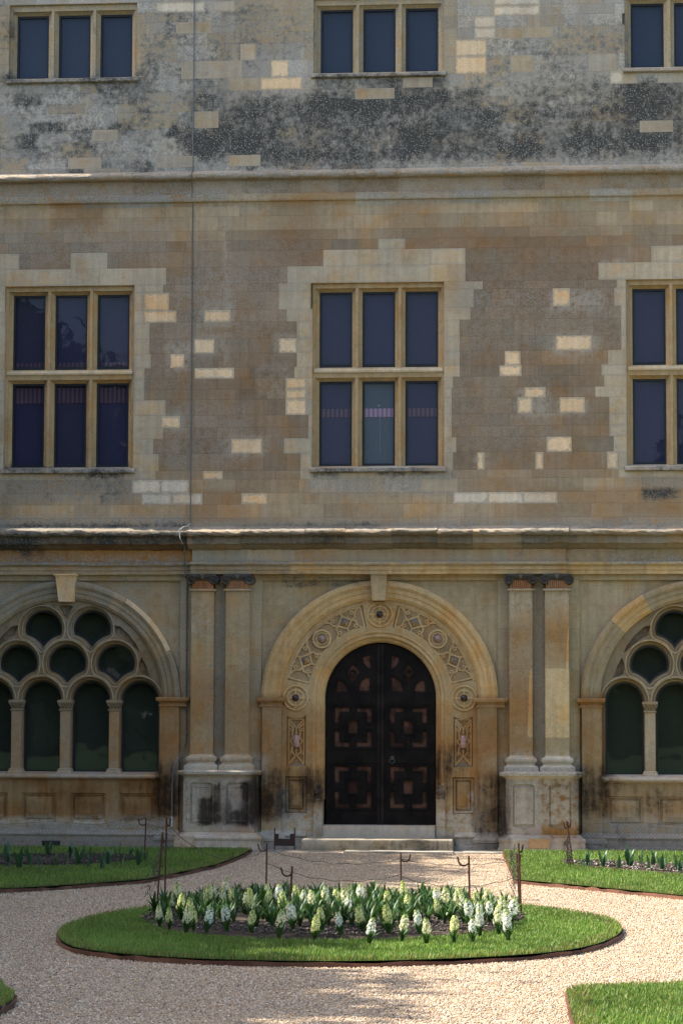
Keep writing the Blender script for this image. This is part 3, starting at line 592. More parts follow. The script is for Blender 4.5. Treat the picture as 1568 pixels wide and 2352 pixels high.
for s_ in (-1, 1):
    roundel(*polar(1.19, s_*R(44.4)), False)
    b = MB(); n = 14; pr = [(.0005, 1.44), (.03, 1.447), (.042, 1.47), (.046, 1.50), (.046, 1.56), (.04, 1.60), (.028, 1.622), (.0005, 1.63)]
    b.lathez(s_*1.1975, .045, pr, (.42, .24, .20), 16); b.build('marble_boss', MARBLE, house)
    f = MB(); cx = s_*.878
    f.box(cx-.066, cx+.066, -.005, .2, .0, .695, (.42, .36, .26)); f.box(cx-.07, cx+.07, -.01, .2, .695, .715, (.48, .44, .37))
    f.lathez(cx, .06, [(.05, .715), (.05, .76), (.045, .775), (.066, .79), (.068, .815), (.05, .84), (.032, .855), (.030, .875), (.040, .89), (.040, .905), (.025, .925), (.0005, .935)], (.26, .22, .17), 16)
    f.build('jamb_stop', STONE, house, split=.15)

# ---- door leaves
DK, RD = (.011, .0068, .0048), (.165, .075, .046)
def leaf(s_):
    hinge = MB(); zt = .338
    def X(l): return [(s_*x, z) for x, z in l]
    outline = [(.012, zt), (.79, zt), (.79, DZ)]+[(.79*math.cos(t), DZ+.79*math.sin(t)) for t in [i*PI/2/16 for i in range(1, 16)]]+[(.012, DZ+.79)]
    hinge.plate(X(outline), [], .30, .36, RD)
    hs = []
    def ell(xa, za, xb, zb, w):   # L-shaped field: corner at (xa,za)
        dx, dz = (1 if xb > xa else -1)*w, (1 if zb > za else -1)*w
        return [(xa, za), (xb, za), (xb, za+dz), (xa+dx, za+dz), (xa+dx, zb), (xa, zb)]
    for z0, z1 in ((1.445, 2.03), (.565, 1.18)):
        x0, x1 = .125, .675; xm, zm = (x0+x1)/2, (z0+z1)/2; w = .085
        for xa, xb in ((x0, xm-.045), (x1, xm+.045)):
            for za, zb in ((z0, zm-.055), (z1, zm+.055)): hs.append(ell(xa, za, xb, zb, w))
        hs.append([(xm-.085, zm-.11), (xm+.085, zm-.11), (xm+.085, zm+.11), (xm-.085, zm+.11)])
    q = [i*PI/2/8 for i in range(9)]
    hs.append([(.14, 2.235), (.325, 2.235)]+[(.14+.185*math.cos(t)**.8, 2.235+.235*math.sin(t)) for t in q[1:]])
    hs.append([(.66, 2.235), (.475, 2.235)]+[(.66-.185*math.cos(t)**.8, 2.235+.19*math.sin(t)) for t in q[1:-1]]+[(.645, 2.42)])
    hs.append([(.40, 2.36), (.47, 2.46), (.505, 2.53), (.45, 2.60), (.40, 2.67), (.34, 2.6), (.295, 2.53), (.33, 2.46)])
    hs.append([(.14, 2.56), (.20, 2.59), (.26, 2.66), (.275, 2.755), (.14, 2.80)])
    frame = MB(); frame.plate(X(outline), [X(h) for h in hs], .258, .30, DK, DK)
    def shrink(h, k=.80):
        cx_, cz_ = sum(p[0] for p in h)/len(h), sum(p[1] for p in h)/len(h)
        if len(h) == 6:                                                  # keep the L's arms even
            (xa, za), w_ = h[0], .014; sx_ = 1 if h[1][0] > xa else -1; sz_ = 1 if h[5][1] > za else -1
            return [(h[0][0]+sx_*w_, h[0][1]+sz_*w_), (h[1][0]-sx_*w_, h[1][1]+sz_*w_), (h[2][0]-sx_*w_, h[2][1]-sz_*w_), (h[3][0]-sx_*w_, h[3][1]-sz_*w_), (h[4][0]-sx_*w_, h[4][1]-sz_*w_), (h[5][0]+sx_*w_, h[5][1]-sz_*w_)]
        return [(cx_+(x-cx_)*k, cz_+(z-cz_)*k) for x, z in h]
    for h in hs: frame.plate(X(h), [X(shrink(h))], .282, .30, (.035, .018, .012), (.02, .011, .008))
    for z0, z1 in ((1.445, 2.03), (.565, 1.18)):
        xm, zm = .40, (z0+z1)/2
        for d, y in ((.085, .235), (.12, .245)):
            a, b = sorted((s_*(xm-d), s_*(xm+d))); frame.plate([(a, zm-d-.03), (b, zm-d-.03), (b, zm+d+.03), (a, zm+d+.03)], [[(a+.02, zm-d-.01), (b-.02, zm-d-.01), (b-.02, zm+d+.01), (a+.02, zm+d+.01)]], y, .26, DK)
        for d in (.0,):
            for (xa, xb, za, zb) in ((xm-.018, xm+.018, zm+.15, z1), (xm-.018, xm+.018, z0, zm-.15), (.125, xm-.13, zm-.02, zm+.02), (xm+.13, .675, zm-.02, zm+.02)):
                a, b = sorted((s_*xa, s_*xb)); frame.box(a, b, .24, .256, za, zb, DK)
        a, b = sorted((s_*.105, s_*.695)); frame.plate([(a, z0-.02), (b, z0-.02), (b, z1+.02), (a, z1+.02)], [[(a+.02, z0), (b-.02, z0), (b-.02, z1), (a+.02, z1)]], .238, .256, DK)
    for za, zb in ((2.06, 2.19), (1.22, 1.40), (.34, .53)):
        a, b = sorted((s_*.02, s_*.785)); frame.box(a, b, .243, .256, za, zb, DK)
    a, b = sorted((s_*.004, s_*.05)); frame.box(a, b, .225, .30, zt, DZ+.78, (.022, .014, .011))
    frame.lathe(s_*.40, 2.515, [(.058, .26), (.058, .235), (.045, .225), (.04, .255), (.0005, .262)], (.05, .028, .02), 20)
    ob = hinge.build('door', WOOD, house, stain=False); frame.build('door_frame', WOOD, ob, stain=False)
    if s_ > 0:
        h = MB(); h.lathe(.168, 1.295, [(.03, .243), (.03, .235), (.0005, .23)], (.05, .05, .05), 16)
        h.tube([(.168+.036*math.cos(t), .228, 1.25+.032*math.sin(t)) for t in [i*2*PI/16 for i in range(17)]], .006, (.06, .06, .06), 6)
        h.build('door_handle', METAL, ob, stain=False)
leaf(-1); leaf(1)
dk = MB(); dk.box(-1.5, 1.5, .40, .45, 0, 3.6, (.02, .02, .02)); dk.build('dark_door_backing', STONE, house, stain=False)  # near-black sheet closing the space behind both leaves

# ---- steps
m = MB(); m.box(-.80, .80, -.10, .40, .17, .338, (.46, .43, .38)); m.build('threshold', STONE, house, split=.15)
m = MB(); m.stack(-1.05, 1.075, -.62, .03, [(0, 0), (0, .145), (-.008, .165), (-.02, .17)], (.27, .25, .20)); m.build('step', STONE, house, split=.15)

# ---- plinth and panelled dado under the arched windows
for cx in GB:
    x0, x1 = cx-1.41, cx+1.41; m = MB(); cs_ = [jit((.40, .29, .165), .08) for _ in range(5)]
    holes = [[(cx+k*.718-.255, .35), (cx+k*.718+.255, .35), (cx+k*.718+.255, .775), (cx+k*.718-.255, .775)] for k in (-1.5, -.5, .5, 1.5)]
    m.plate([(x0, .2), (x1, .2), (x1, .97), (x0, .97)], holes, .02, .1, (.39, .285, .165))
    for k in (-1.5, -.5, .5, 1.5): m.rings(cx+k*.718-.255, cx+k*.718+.255, .35, .775, [(0, .02), (.012, .04), (.03, .04), (.04, .055), (.06, .055), (.062, .03), (.13, .0)], jit((.37, .265, .15), .08))
    m.build('dado', STONE, house, split=.13)
    m = MB(); m.ext([(.2, 1.08), (.02, 1.055), (-.035, 1.045)]+nose(-.035, 1.015, .03, 5)+[(-.01, .975), (.03, .96)], x0, x1, lambda x: jit((.52, .46, .40), .08), stones=stones(x0, x1)); m.build('window_sill', STONE, house)
for x0, x1 in ((HX0, -2.88), (2.94, HX1), (-1.70, -1.05), (1.075, 1.70)):
    o = .0 if abs(x0) > 2 and abs(x1) > 2 else -.06
    m = MB(); m.ext([(.05, .26), (-.06-o, .235), (-.10-o, .215), (-.115-o, .19), (-.10-o, .165), (-.09-o, .155), (-.09-o, .06), (-.13-o, .055), (-.13-o, 0)], x0, x1, lambda x: jit((.37, .345, .31), .1), stones=stones(x0, x1)); m.build('plinth', STONE, house)
v = MB(); v.plate([(-4.85, .005), (-4.58, .005), (-4.58, .095), (-4.85, .095)], [[(-4.84+k*.0435, .015), (-4.81+k*.0435, .015), (-4.81+k*.0435, .085), (-4.84+k*.0435, .085)] for k in range(6)], -.135, -.125, (.03, .028, .026))
v.box(-4.845, -4.585, -.132, -.131, .01, .09, (.006, .006, .006)); v.build('vent_grille', METAL, house, stain=False)

# ---- arched windows with fish-scale tracery
LP, LR = .718, .262; ROW1, ROW2, ROW3 = 2.12, 2.645, 3.145
def scale_light(c, below, r, rb, n=40):
    out = []
    for i in range(n):
        a = 2*PI*i/n+PI/2; d = (math.cos(a), math.sin(a)); t = r
        for bx, bz in below:
            ox, oz = c[0]-bx, c[1]-bz; B = ox*d[0]+oz*d[1]; C = ox*ox+oz*oz-rb*rb; D = B*B-C
            if D > 0 and C > 0:
                q = -B-math.sqrt(D)
                if q > 0: t = min(t, q)
        out.append((c[0]+t*d[0], c[1]+t*d[1]))
    return out
def arched_window(cx):
    c1 = [(cx+k*LP, ROW1) for k in (-1.5, -.5, .5, 1.5)]; c2 = [(cx+k*LP, ROW2) for k in (-1, 0, 1)]; c3 = [(cx+k*LP, ROW3) for k in (-.5, .5)]
    sc = (.27, .215, .145)  # recess shade put into the plate colour, darker than the rolls
    def lights(r, rb): return [scale_light(c, c1, r, rb) for c in c2]+[scale_light(c, c2, r, rb) for c in c3]
    def outline(r, zb, R_=1.425):
        o = arch_pts(cx, R_, ARCH_Z)+([(cx-R_, zb)] if zb < ARCH_Z-.01 else [])
        for x, z in c1: o += [(x-r, zb)]+arch_pts(x, r, z, 20, PI, 0)+[(x+r, zb)]
        return o+([(cx+R_, zb)] if zb < ARCH_Z-.01 else [])
    w = MB()
    spand = []
    for s_ in (-1, 1):
        spand.append([(cx+s_*x, z) for x, z in [(.70, 3.20), (.80, 3.18), (.93, 3.06), (1.05, 2.90), (1.09, 2.80), (.98, 2.90), (.85, 3.0), (.745, 3.06)]])
        spand.append([(cx+s_*x, z) for x, z in [(1.10, 2.50), (1.07, 2.62), (1.11, 2.74), (1.18, 2.62), (1.24, 2.45), (1.16, 2.48)]])
    spand.append([(cx, 3.29), (cx-.10, 3.475), (cx-.04, 3.49), (cx+.04, 3.49), (cx+.10, 3.475)])
    for r, rb, y0, y1, zb, hs in ((.274, .432, .19, .235, 1.05, []), (.292, .414, .15, .20, 2.09, []), (.304, .400, .125, .16, 2.09, []), (.314, .390, .085, .14, 2.09, spand), (.332, .371, .05, .12, 2.09, spand)):
        w.plate(outline(r, zb), lights(r, rb)+hs, y0, y1, jit(sc, .12))
    lt = (.40, .33, .23)
    for l in lights(.343, .36): w.tube([(x, .05, z) for x, z in l+l[:1]], .013, lt, 6)
    for l in lights(.302, .402): w.tube([(x, .122, z) for x, z in l+l[:1]], .009, (.40, .33, .23), 5)
    for x, z in c1:
        w.tube([(q, .05, v) for q, v in arch_pts(x, .343, z, 22)], .013, lt, 6); w.tube([(q, .122, v) for q, v in arch_pts(x, .302, z, 22)], .009, (.40, .33, .23), 5)
    for s_ in (-1, 1):                                                     # carved foliage in the spandrels
        for i, (x, z) in enumerate([(.745, 3.15), (.80, 3.10), (.86, 3.06), (.93, 2.99), (1.0, 2.93), (1.14, 2.53), (1.16, 2.60), (1.13, 2.67)]):
            w.tube([(cx+s_*(x+.028*math.cos(t)*(1-t/9)),   .115, z+.028*math.sin(t)*(1-t/9)) for t in [k*.7 for k in range(9)]], .009, (.24, .19, .13), 5)
    o = w.build('window', STONE, house, split=.15)
    for k in (-1, 0, 1):                                                   # colonnettes
        x = cx+k*LP; c = MB(); sh_ = jit((.43, .34, .235), .08)
        c.stack(x-.072, x+.072, .06, .2, [(0, 1.13+.06*i) for i in range(15)], sh_)
        c.stack(x-.075, x+.075, .055, .2, [(.035, 1.05), (.035, 1.085), (.02, 1.10), (.025, 1.115), (0, 1.13)], (.47, .41, .32))
        c.stack(x-.075, x+.075, .055, .2, [(.0, 1.955), (.015, 1.965), (.015, 1.975), (.0, 1.985), (.015, 2.03), (.03, 2.075), (.035, 2.08), (.035, 2.11), (.0, 2.12)], (.33, .27, .19))
        for i in range(4):
            for rw, zz in ((0, 2.0), (1, 2.035)):
                xx = x-.07+.047*i+(.02 if rw else 0); c.tube([(xx, .05, zz), (xx+.004, .028, zz+.025), (xx-.012, .02, zz+.035)], .011, (.20, .165, .12), 5)
        c.build('colonnette', STONE, o, split=.12)
    f = MB(); p = MB()
    for (x, z) in c1:
        a = [(x-.285, 1.04), (x+.285, 1.04)]+arch_pts(x, .285, z, 20); b = [(x-.246, 1.10), (x+.246, 1.10)]+arch_pts(x, .246, z, 20)
        f.plate(a, [b], .215, .255, (.012, .013, .015))
    for big, small in zip(lights(.285, .42), lights(.246, .462)): f.plate(big, [small], .215, .255, (.012, .013, .015))
    f.build('window_frame', METAL, o, stain=False)
    p.face([(cx-1.42, .25, 1.04), (cx+1.42, .25, 1.04), (cx+1.42, .25, 2.15), (cx-1.42, .25, 2.15)], (0, 0, 0)); p.face([(cx-1.42, .25, 2.15), (cx+1.42, .25, 2.15)]+[(x, .25, z) for x, z in arch_pts(cx, 1.40, 2.15, 32)][1:-1], (0, 0, 0))
    p.build('pane', GLASS_LOW, o, stain=False)
    d = MB(); d.box(cx-1.45, cx+1.45, .42, .44, .9, 3.7, (.085, .09, .070)); d.build('dark_room_sheet', CLOTH, o, stain=False)  # dark sheet added behind the glass, its colour standing in for the dim room
for cx in GB: arched_window(cx)

# ---- mullioned windows
LW, MUL = .478, .148
def mullioned(cx, zs, zbot, ztop, col):
    xs = [cx+k*(LW+MUL) for k in (-1, 0, 1)]; w = MB(); E = .055; holes = []
    for x in xs:
        for z0, z1 in zs: holes.append([(x-LW/2-E, z0-.02), (x+LW/2+E, z0-.02), (x+LW/2+E, z1+E*.8), (x-LW/2-E, z1+E*.8)])
    w.plate([(cx-HW-.02, zbot-.02), (cx+HW+.02, zbot-.02), (cx+HW+.02, ztop+.02), (cx-HW-.02, ztop+.02)], holes, .045, .08, col)
    for x in xs:
        for z0, z1 in zs:
            a = [(x-LW/2-E, z0-.02), (x+LW/2+E, z0-.02), (x+LW/2+E, z1+E*.8), (x-LW/2-E, z1+E*.8)]
            rows = []
            for t, y in ((0, .045), (.25, .085), (.35, .085), (.8, .125), (1, .13), (1, .2)):
                rows.append([(x-(LW/2+E*(1-t)), y, z0-.02*(1-t)), (x+(LW/2+E*(1-t)), y, z0-.02*(1-t)), (x+(LW/2+E*(1-t)), y, z1+E*.8*(1-t)), (x-(LW/2+E*(1-t)), y, z1+E*.8*(1-t))])
            w.grid(rows, col, True)
    if len(zs) == 2:
        zt = (zs[0][1]+zs[1][0])/2; w.ext([(.06, zt+.09), (.02, zt+.045), (.02, zt+.02), (.05, zt-.0), (.06, zt-.04)], cx-HW+.02, cx+HW-.02, lambda x: (.50, .43, .31))
    o = w.build('window', STONE, house, split=.16)
    sl = MB(); sl.ext([(.14, zbot+.075), (-.0, zbot+.045), (-.055, zbot+.02), (-.06, zbot-.02), (-.03, zbot-.035), (.0, zbot-.035)], cx-HW-.03, cx+HW+.03, lambda x: jit((.36, .34, .30), .1), stones=stones(cx-HW-.03, cx+HW+.03)); sl.build('sill', STONE, o)
    f = MB(); p = MB()
    for x in xs:
        for z0, z1 in zs:
            f.plate([(x-LW/2-.01, z0-.01), (x+LW/2+.01, z0-.01), (x+LW/2+.01, z1+.01), (x-LW/2-.01, z1+.01)], [[(x-LW/2+.028, z0+.05), (x+LW/2-.028, z0+.05), (x+LW/2-.028, z1-.03), (x-LW/2+.028, z1-.03)]], .148, .185, (.010, .011, .013))
            p.face([(x-LW/2, .175, z0), (x+LW/2, .175, z0), (x+LW/2, .175, z1), (x-LW/2, .175, z1)], (0, 0, 0))
    f.build('window_frame', METAL, o, stain=False); p.build('pane', GLASS_UP, o, stain=False)
    return o, xs
NAVY = (.070, .068, .118); PINK, PINKD = (.34, .24, .29), (.22, .13, .18)
def blinds(o, xs, zs, bands, cols, light_mid=False):
    b = MB()
    for i, x in enumerate(xs):
        for k, (z0, z1) in enumerate(zs):
            c = cols[(i+k) % len(cols)]
            if light_mid and i == 1 and k == 0: c = (.14, .18, .19)  # paler blind colour stands in for a brighter reflection in this pane
            b.box(x-LW/2-.02, x+LW/2+.02, .215, .22, z0-.03, z1+.03, c)
    b.build('blind', CLOTH, o, stain=False)
    if bands:
        for i, x in enumerate(xs):
            for zb, zt in bands:
                n = 14; t = MB()
                for q in range(n):
                    c = PINK if q % 2 else PINKD
                    if not light_mid: c = tuple(v*.55 for v in c)
                    elif i == 1: c = tuple(v*1.9 for v in c)
                    else: c = tuple(v*.6 for v in c)
                    t.box(x-LW/2+.012+q*(LW-.024)/n, x-LW/2+.012+(q+1)*(LW-.024)/n, .205, .212, zb, zt, c)
                t.build('blind_trim', CLOTH, o, stain=False)
    if light_mid:
        c = MB(); c.tube([(xs[1]+.02, .2, 5.70), (xs[1]+.02, .2, 6.25)], .003, (.5, .5, .48), 5); c.lathe(xs[1], 6.40, [(.014, .2), (.014, .19), (.0005, .188)], (.5, .45, .38), 10); c.build('blind_cord', CLOTH, o, stain=False)
ZS1 = [(5.50, 6.752), (6.952, 8.063)]; ZS2 = [(11.285, 12.265)]
for k, b in enumerate(BAYS):
    o, xs = mullioned(b, ZS1, 5.44, 8.18, (.42, .32, .19))
    blinds(o, xs, ZS1, [[(6.985, 7.07), (6.47, 6.70)], [(6.235, 6.36)], []][k], [NAVY, (.072, .070, .108)], k == 1)
    o, xs = mullioned(b, ZS2, 11.24, 12.40, (.44, .36, .23))
    blinds(o, xs, ZS2, [], [(.066, .086, .114)])

# ---- lightning conductor down the wall
m = MB(); m.tube([(-2.755, -.006, HTOP), (-2.757, -.006, 9.87), (-2.757, -.11, 9.83), (-2.757, -.16, 9.77), (-2.757, -.10, 9.70), (-2.757, -.035, 9.6), (-2.755, -.08, 9.47), (-2.752, -.006, 9.36), (-2.75, -.006, 4.68)], .0085, (.16, .155, .15), 6)
m.tube([(-2.75, -.006, 4.68), (-2.77, -.2, 4.62), (-2.80, -.36, 4.60), (-2.84, -.47, 4.55), (-2.83, -.47, 4.43), (-2.82, -.3, 4.36)], .008, (.42, .41, .39), 6)
m.tube([(-2.82, -.2, 4.36), (-2.81, -.14, 4.25), (-2.80, -.14, 3.9), (-2.79, -.02, 3.85), (-2.785, -.02, 1.52), (-2.84, -.1, 1.35), (-2.93, -.2, 1.15), (-2.94, -.3, .9), (-2.94, -.3, .34)], .010, (.13, .125, .12), 6)
for z in (3.3, 2.9, 2.45, 2.0, 1.65): m.box(-2.80, -2.77, -.035, 0, z-.012, z+.012, (.2, .2, .19))
m.box(-2.95, -2.93, -.315, -.29, .32, .46, (.55, .54, .5)); m.build('lightning_conductor', METAL, house, stain=False)

# ------------------------------------------------------------------ the ground
def sheet(name, poly, z, mat, kind='structure', thick=None):
    m = MB(); loops = [[Vector((x, y, 0)) for x, y in poly]]; tri = tessellate_polygon(loops)
    m.add([(x, y, z) for x, y in poly], [tuple(t) for t in tri], (0, 0, 0))
    o = m.build(name, mat, None, stain=False); tag(o, kind=kind); return o
sheet('ground', [(-700, -700), (700, -700), (700, 700), (-700, 700)], -.02, FIELD)
sheet('gravel_path', [(-13, -27), (15, -27), (15, -.3), (-13, -.3)], -.004, GRAVM)
pv = MB()
for a, b in zip(stones(HX0, HX1, .8, 1.3)[:-1], stones(HX0, HX1, .8, 1.3)[1:]): pass
xs_ = stones(HX0, HX1, .8, 1.3)
for a, b in zip(xs_[:-1], xs_[1:]): pv.box(a+.004, b-.004, -.88 if not -1.75 < (a+b)/2 < 1.2 else -.66, .05, -.02, .006+random.uniform(0, .004), (0, 0, 0))
pv.box(-.42, 1.09, -1.02, -.6, -.02, .022, (0, 0, 0))
tag(pv.build('pavement', FLAG, None, stain=False), kind='structure')

def spline(pts, n=10):
    P = np.array(pts); N = len(P); out = []
    for i in range(N):
        a, b, c, d = P[i-1], P[i], P[(i+1) % N], P[(i+2) % N]
        for t in np.linspace(0, 1, n, endpoint=False): out.append(.5*((2*b)+(c-a)*t+(2*a-5*b+4*c-d)*t*t+(3*b-a-3*c+d)*t**3))
    return [tuple(p) for p in out]
def dens(l, n=8):
    out = []
    for (a, b), (c, d) in zip(l[:-1], l[1:]): out += [(a+(c-a)*i/n, b+(d-b)*i/n) for i in range(n)]
    return out+[l[-1]]
def inside(P, poly):
    x, y = P[:, 0], P[:, 1]; c = np.zeros(len(P), bool); n = len(poly)
    for i in range(n):
        x0, y0 = poly[i]; x1, y1 = poly[(i+1) % n]
        if y0 == y1: continue
        k = ((y0 > y) != (y1 > y)) & (x < (x1-x0)*(y-y0)/(y1-y0)+x0); c ^= k
    return c
ROUND = spline([(-1.75, -14.4), (-1.35, -15.85), (-.72, -16.5), (.06, -16.8), (1.0, -16.8), (1.93, -16.4), (2.58, -15.8), (2.95, -14.9), (3.13, -13.7), (3.03, -12.5), (2.66, -11.65), (2.28, -11.1), (1.5, -10.5), (.5, -10.3), (-.5, -10.6), (-1.15, -11.3), (-1.53, -12.05), (-1.74, -12.9)], 5)
BED = [(.53+1.74*math.cos(t), -13.05+2.12*math.sin(t)) for t in [i*2*PI/48 for i in range(48)]]
LAWNL = dens([(-1.71, -1.0), (-1.66, -2.2), (-1.66, -3.33), (-1.70, -4.73), (-1.88, -6.05), (-2.12, -7.6), (-2.65, -8.43), (-3.03, -8.96), (-3.42, -9.35), (-4.6, -10.2), (-7, -11), (-9, -11), (-9, -1.0), (-1.71, -1.0)], 6)
LAWNR = dens([(1.79, -1.0), (1.87, -2.8), (1.96, -4.66), (2.07, -7.05), (2.63, -7.72), (3.1, -8.35), (3.85, -9.35), (5, -10.4), (7, -11.3), (9.5, -11.3), (9.5, -1.0), (1.79, -1.0)], 6)
LAWNBR = dens([(2.64, -18.75), (2.72, -18.45), (2.92, -18.34), (3.44, -18.14), (4.5, -18.0), (7, -18.2), (8, -19), (8, -25), (3.0, -25), (2.75, -22), (2.67, -20.17), (2.65, -19.2), (2.64, -18.75)], 5)
LAWNBL = dens([(-1.35, -18.55), (-1.21, -18.96), (-1.07, -19.3), (-1.0, -19.7), (-.99, -20.2), (-.98, -22), (-1.2, -25), (-6, -25), (-6, -18.5), (-3, -18.2), (-1.35, -18.55)], 5)
SOILL = [(-7, -3.9), (-5, -3.4), (-3.4, -3.1), (-2.85, -3.3), (-2.75, -4.1), (-3.2, -5.2), (-3.7, -5.5), (-4.3, -5.5), (-5.5, -6.0), (-7, -6.4)]
SOILR = [(2.6, -3.6), (2.62, -4.1), (2.85, -4.6), (3.4, -5.4), (4.0, -6.0), (5.2, -6.7), (7, -7.0), (7, -4.6), (5, -4.5), (4.0, -4.2), (3.2, -3.7)]
LH = .05
def lawn_base(poly, name='lawn'):
    m = MB(); tri = tessellate_polygon([[Vector((x, y, 0)) for x, y in poly]]); n = len(poly)
    m.add([(x, y, LH) for x, y in poly], [tuple(t) for t in tri], (0, 0, 0))
    o = m.build(name, TURF, None, stain=False); tag(o, kind='structure')
LAWNS = [(ROUND, [BED], 'round'), (LAWNL, [SOILL], 'left'), (LAWNR, [SOILR], 'right'), (LAWNBR, [], 'br'), (LAWNBL, [], 'bl')]
EDL = {'round': 'rusty red edging strip round the oval lawn with the hyacinth bed', 'left': 'earthy edging strip along the shaded lawn below the left arched window', 'right': 'rusty red edging strip along the sunlit lawn below the right arched window', 'br': 'edging strip of the sunlit lawn corner at the bottom right', 'bl': 'edging strip of the small lawn corner at the bottom left'}
for poly, _, nm_ in LAWNS:
    lawn_base(poly)
    m = MB(); n = len(poly); cen = np.mean(poly, axis=0)
    pts = np.array(poly); nxt = np.roll(pts, -1, 0)-np.roll(pts, 1, 0); nor = np.stack([nxt[:, 1], -nxt[:, 0]], 1); nor /= np.linalg.norm(nor, axis=1, keepdims=True)+1e-9
    area = .5*np.sum(pts[:, 0]*np.roll(pts[:, 1], -1)-np.roll(pts[:, 0], -1)*pts[:, 1]); nor *= 1 if area > 0 else -1
    o1 = pts+nor*.012; i1 = pts-nor*.004
    wob = RNG.normal(0, .006, n)
    m.grid([[(p[0], p[1], -.02) for p in o1], [(p[0], p[1], LH-.014+w) for p, w in zip(o1, wob)], [(p[0], p[1], LH-.014+w) for p, w in zip(i1, wob)], [(p[0], p[1], -.02) for p in i1]], lambda i, j: jit((.125, .058, .036), .35), True)
    tag(m.build('lawn_edging', IRON, None, stain=False), EDL[nm_], 'edging')
# soil beds, gently mounded
def soil_bed(poly, h, name='soil_bed'):
    P = np.array(poly); c = P.mean(0); rows = []
    for t in (1., .93, .8, .6, .35, .1): rows.append([(c[0]+(p[0]-c[0])*t, c[1]+(p[1]-c[1])*t, LH-.02+h*(1-t**3)+RNG.uniform(-.006, .01)) for p in dens(list(poly)+[poly[0]], 2)[:-1]])
    m = MB(); m.grid(rows, (0, 0, 0), True); m.face(rows[-1], (0, 0, 0)); tag(m.build(name, SOILM, None, stain=False), kind='structure')
soil_bed(BED, .10); soil_bed(SOILL, .06); soil_bed(SOILR, .06)

def fast_mesh(name, V, F, C, mat):
    """numpy mesh: V (n,3), F (m,k), C per-vertex colour"""
    me = bpy.data.meshes.new(name); nv, nf, k = len(V), len(F), F.shape[1]
    me.vertices.add(nv); me.vertices.foreach_set('co', V.astype(np.float32).ravel())
    me.loops.add(nf*k); me.loops.foreach_set('vertex_index', F.astype(np.int32).ravel())
    me.polygons.add(nf); me.polygons.foreach_set('loop_start', np.arange(0, nf*k, k, dtype=np.int32))
    a = me.attributes.new('stone', 'FLOAT_COLOR', 'POINT'); a.data.foreach_set('color', np.concatenate([C, np.ones((nv, 1))], 1).astype(np.float32).ravel())
    me.update(); me.validate(); me.materials.append(mat)
    o = bpy.data.objects.new(name, me); COL.objects.link(o); return o
def scatter(poly, holes, density, box=None):
    P = np.array(poly); lo, hi = P.min(0), P.max(0)
    if box: lo = np.maximum(lo, box[:2]); hi = np.minimum(hi, box[2:])
    n = int(density*np.prod(hi-lo)); Q = RNG.uniform(lo, hi, (n, 2)); k = inside(Q, poly)
    for h in holes: k &= ~inside(Q, h)
    return Q[k]
def grass(Q, h0, name, edge_poly=None):
    n = len(Q); az = RNG.uniform(0, 2*PI, n); h = h0*RNG.uniform(.55, 1.25, n); w = RNG.uniform(.0022, .0042, n); ln = RNG.uniform(.0, .55, n)*h
    base = np.stack([Q[:, 0], Q[:, 1], np.full(n, LH-.004)], 1); sd_ = np.stack([np.cos(az), np.sin(az), np.zeros(n)], 1); le = np.stack([-np.sin(az), np.cos(az), np.zeros(n)], 1)
    V = np.empty((n, 5, 3)); V[:, 0] = base-sd_*w[:, None]; V[:, 1] = base+sd_*w[:, None]
    mid = base+np.array([0, 0, 1])*(h*.6)[:, None]+le*(ln*.35)[:, None]; V[:, 2] = mid+sd_*(w*.8)[:, None]; V[:, 3] = mid-sd_*(w*.8)[:, None]
    V[:, 4] = base+np.array([0, 0, 1])*h[:, None]+le*ln[:, None]
    t = RNG.uniform(0, 1, (n, 1)); c = np.array([.088, .175, .030])*(1-t)+np.array([.24, .335, .07])*t
    patch = .8+.4*(np.sin(Q[:, 0]*2.3+1)*np.sin(Q[:, 1]*1.7)+1)/2; c *= patch[:, None]
    dry = RNG.uniform(0, 1, n) < .06; c[dry] = np.array([.30, .25, .10])
    if edge_poly is not None:
        E_ = np.array(edge_poly); d = np.min(np.hypot(Q[:, None, 0]-E_[None, ::2, 0], Q[:, None, 1]-E_[None, ::2, 1]), axis=1) if n < 90000 else np.full(n, 9.)
        e = (d < .16) & (RNG.uniform(0, 1, n) < .35); c[e] = np.array([.27, .22, .085])*RNG.uniform(.6, 1.2, (e.sum(), 1))
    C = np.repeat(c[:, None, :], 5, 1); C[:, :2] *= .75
    i = np.arange(n)[:, None]*5; F = np.concatenate([i+np.array([0, 1, 2]), i+np.array([0, 2, 3]), i+np.array([3, 2, 4])])
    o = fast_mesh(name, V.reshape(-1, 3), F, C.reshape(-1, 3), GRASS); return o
for (poly, hol, nm_), dn, box, gl in zip(LAWNS, (4200, 1700, 1700, 5200, 5200), ((-9, -20, 9, 0), (-6.6, -12, 9, 0), (-9, -12, 6.4, 0), (-9, -23, 4.6, 0), (-2.6, -23, 9, 0)),
        ('short mown grass of the oval lawn round the hyacinth bed', 'shaded mown grass below the left arched window', 'bright sunlit grass below the right arched window', 'sunlit mown grass corner at the bottom right', 'mown grass corner at the bottom left')):
    E_ = np.array(poly); ep = np.concatenate([E_+(np.roll(E_, -1, 0)-E_)*t for t in (0, .33, .66)])
    o = grass(scatter(poly, hol, dn, box), .038, 'lawn_grass', ep); tag(o, gl, 'grass', kind='stuff')
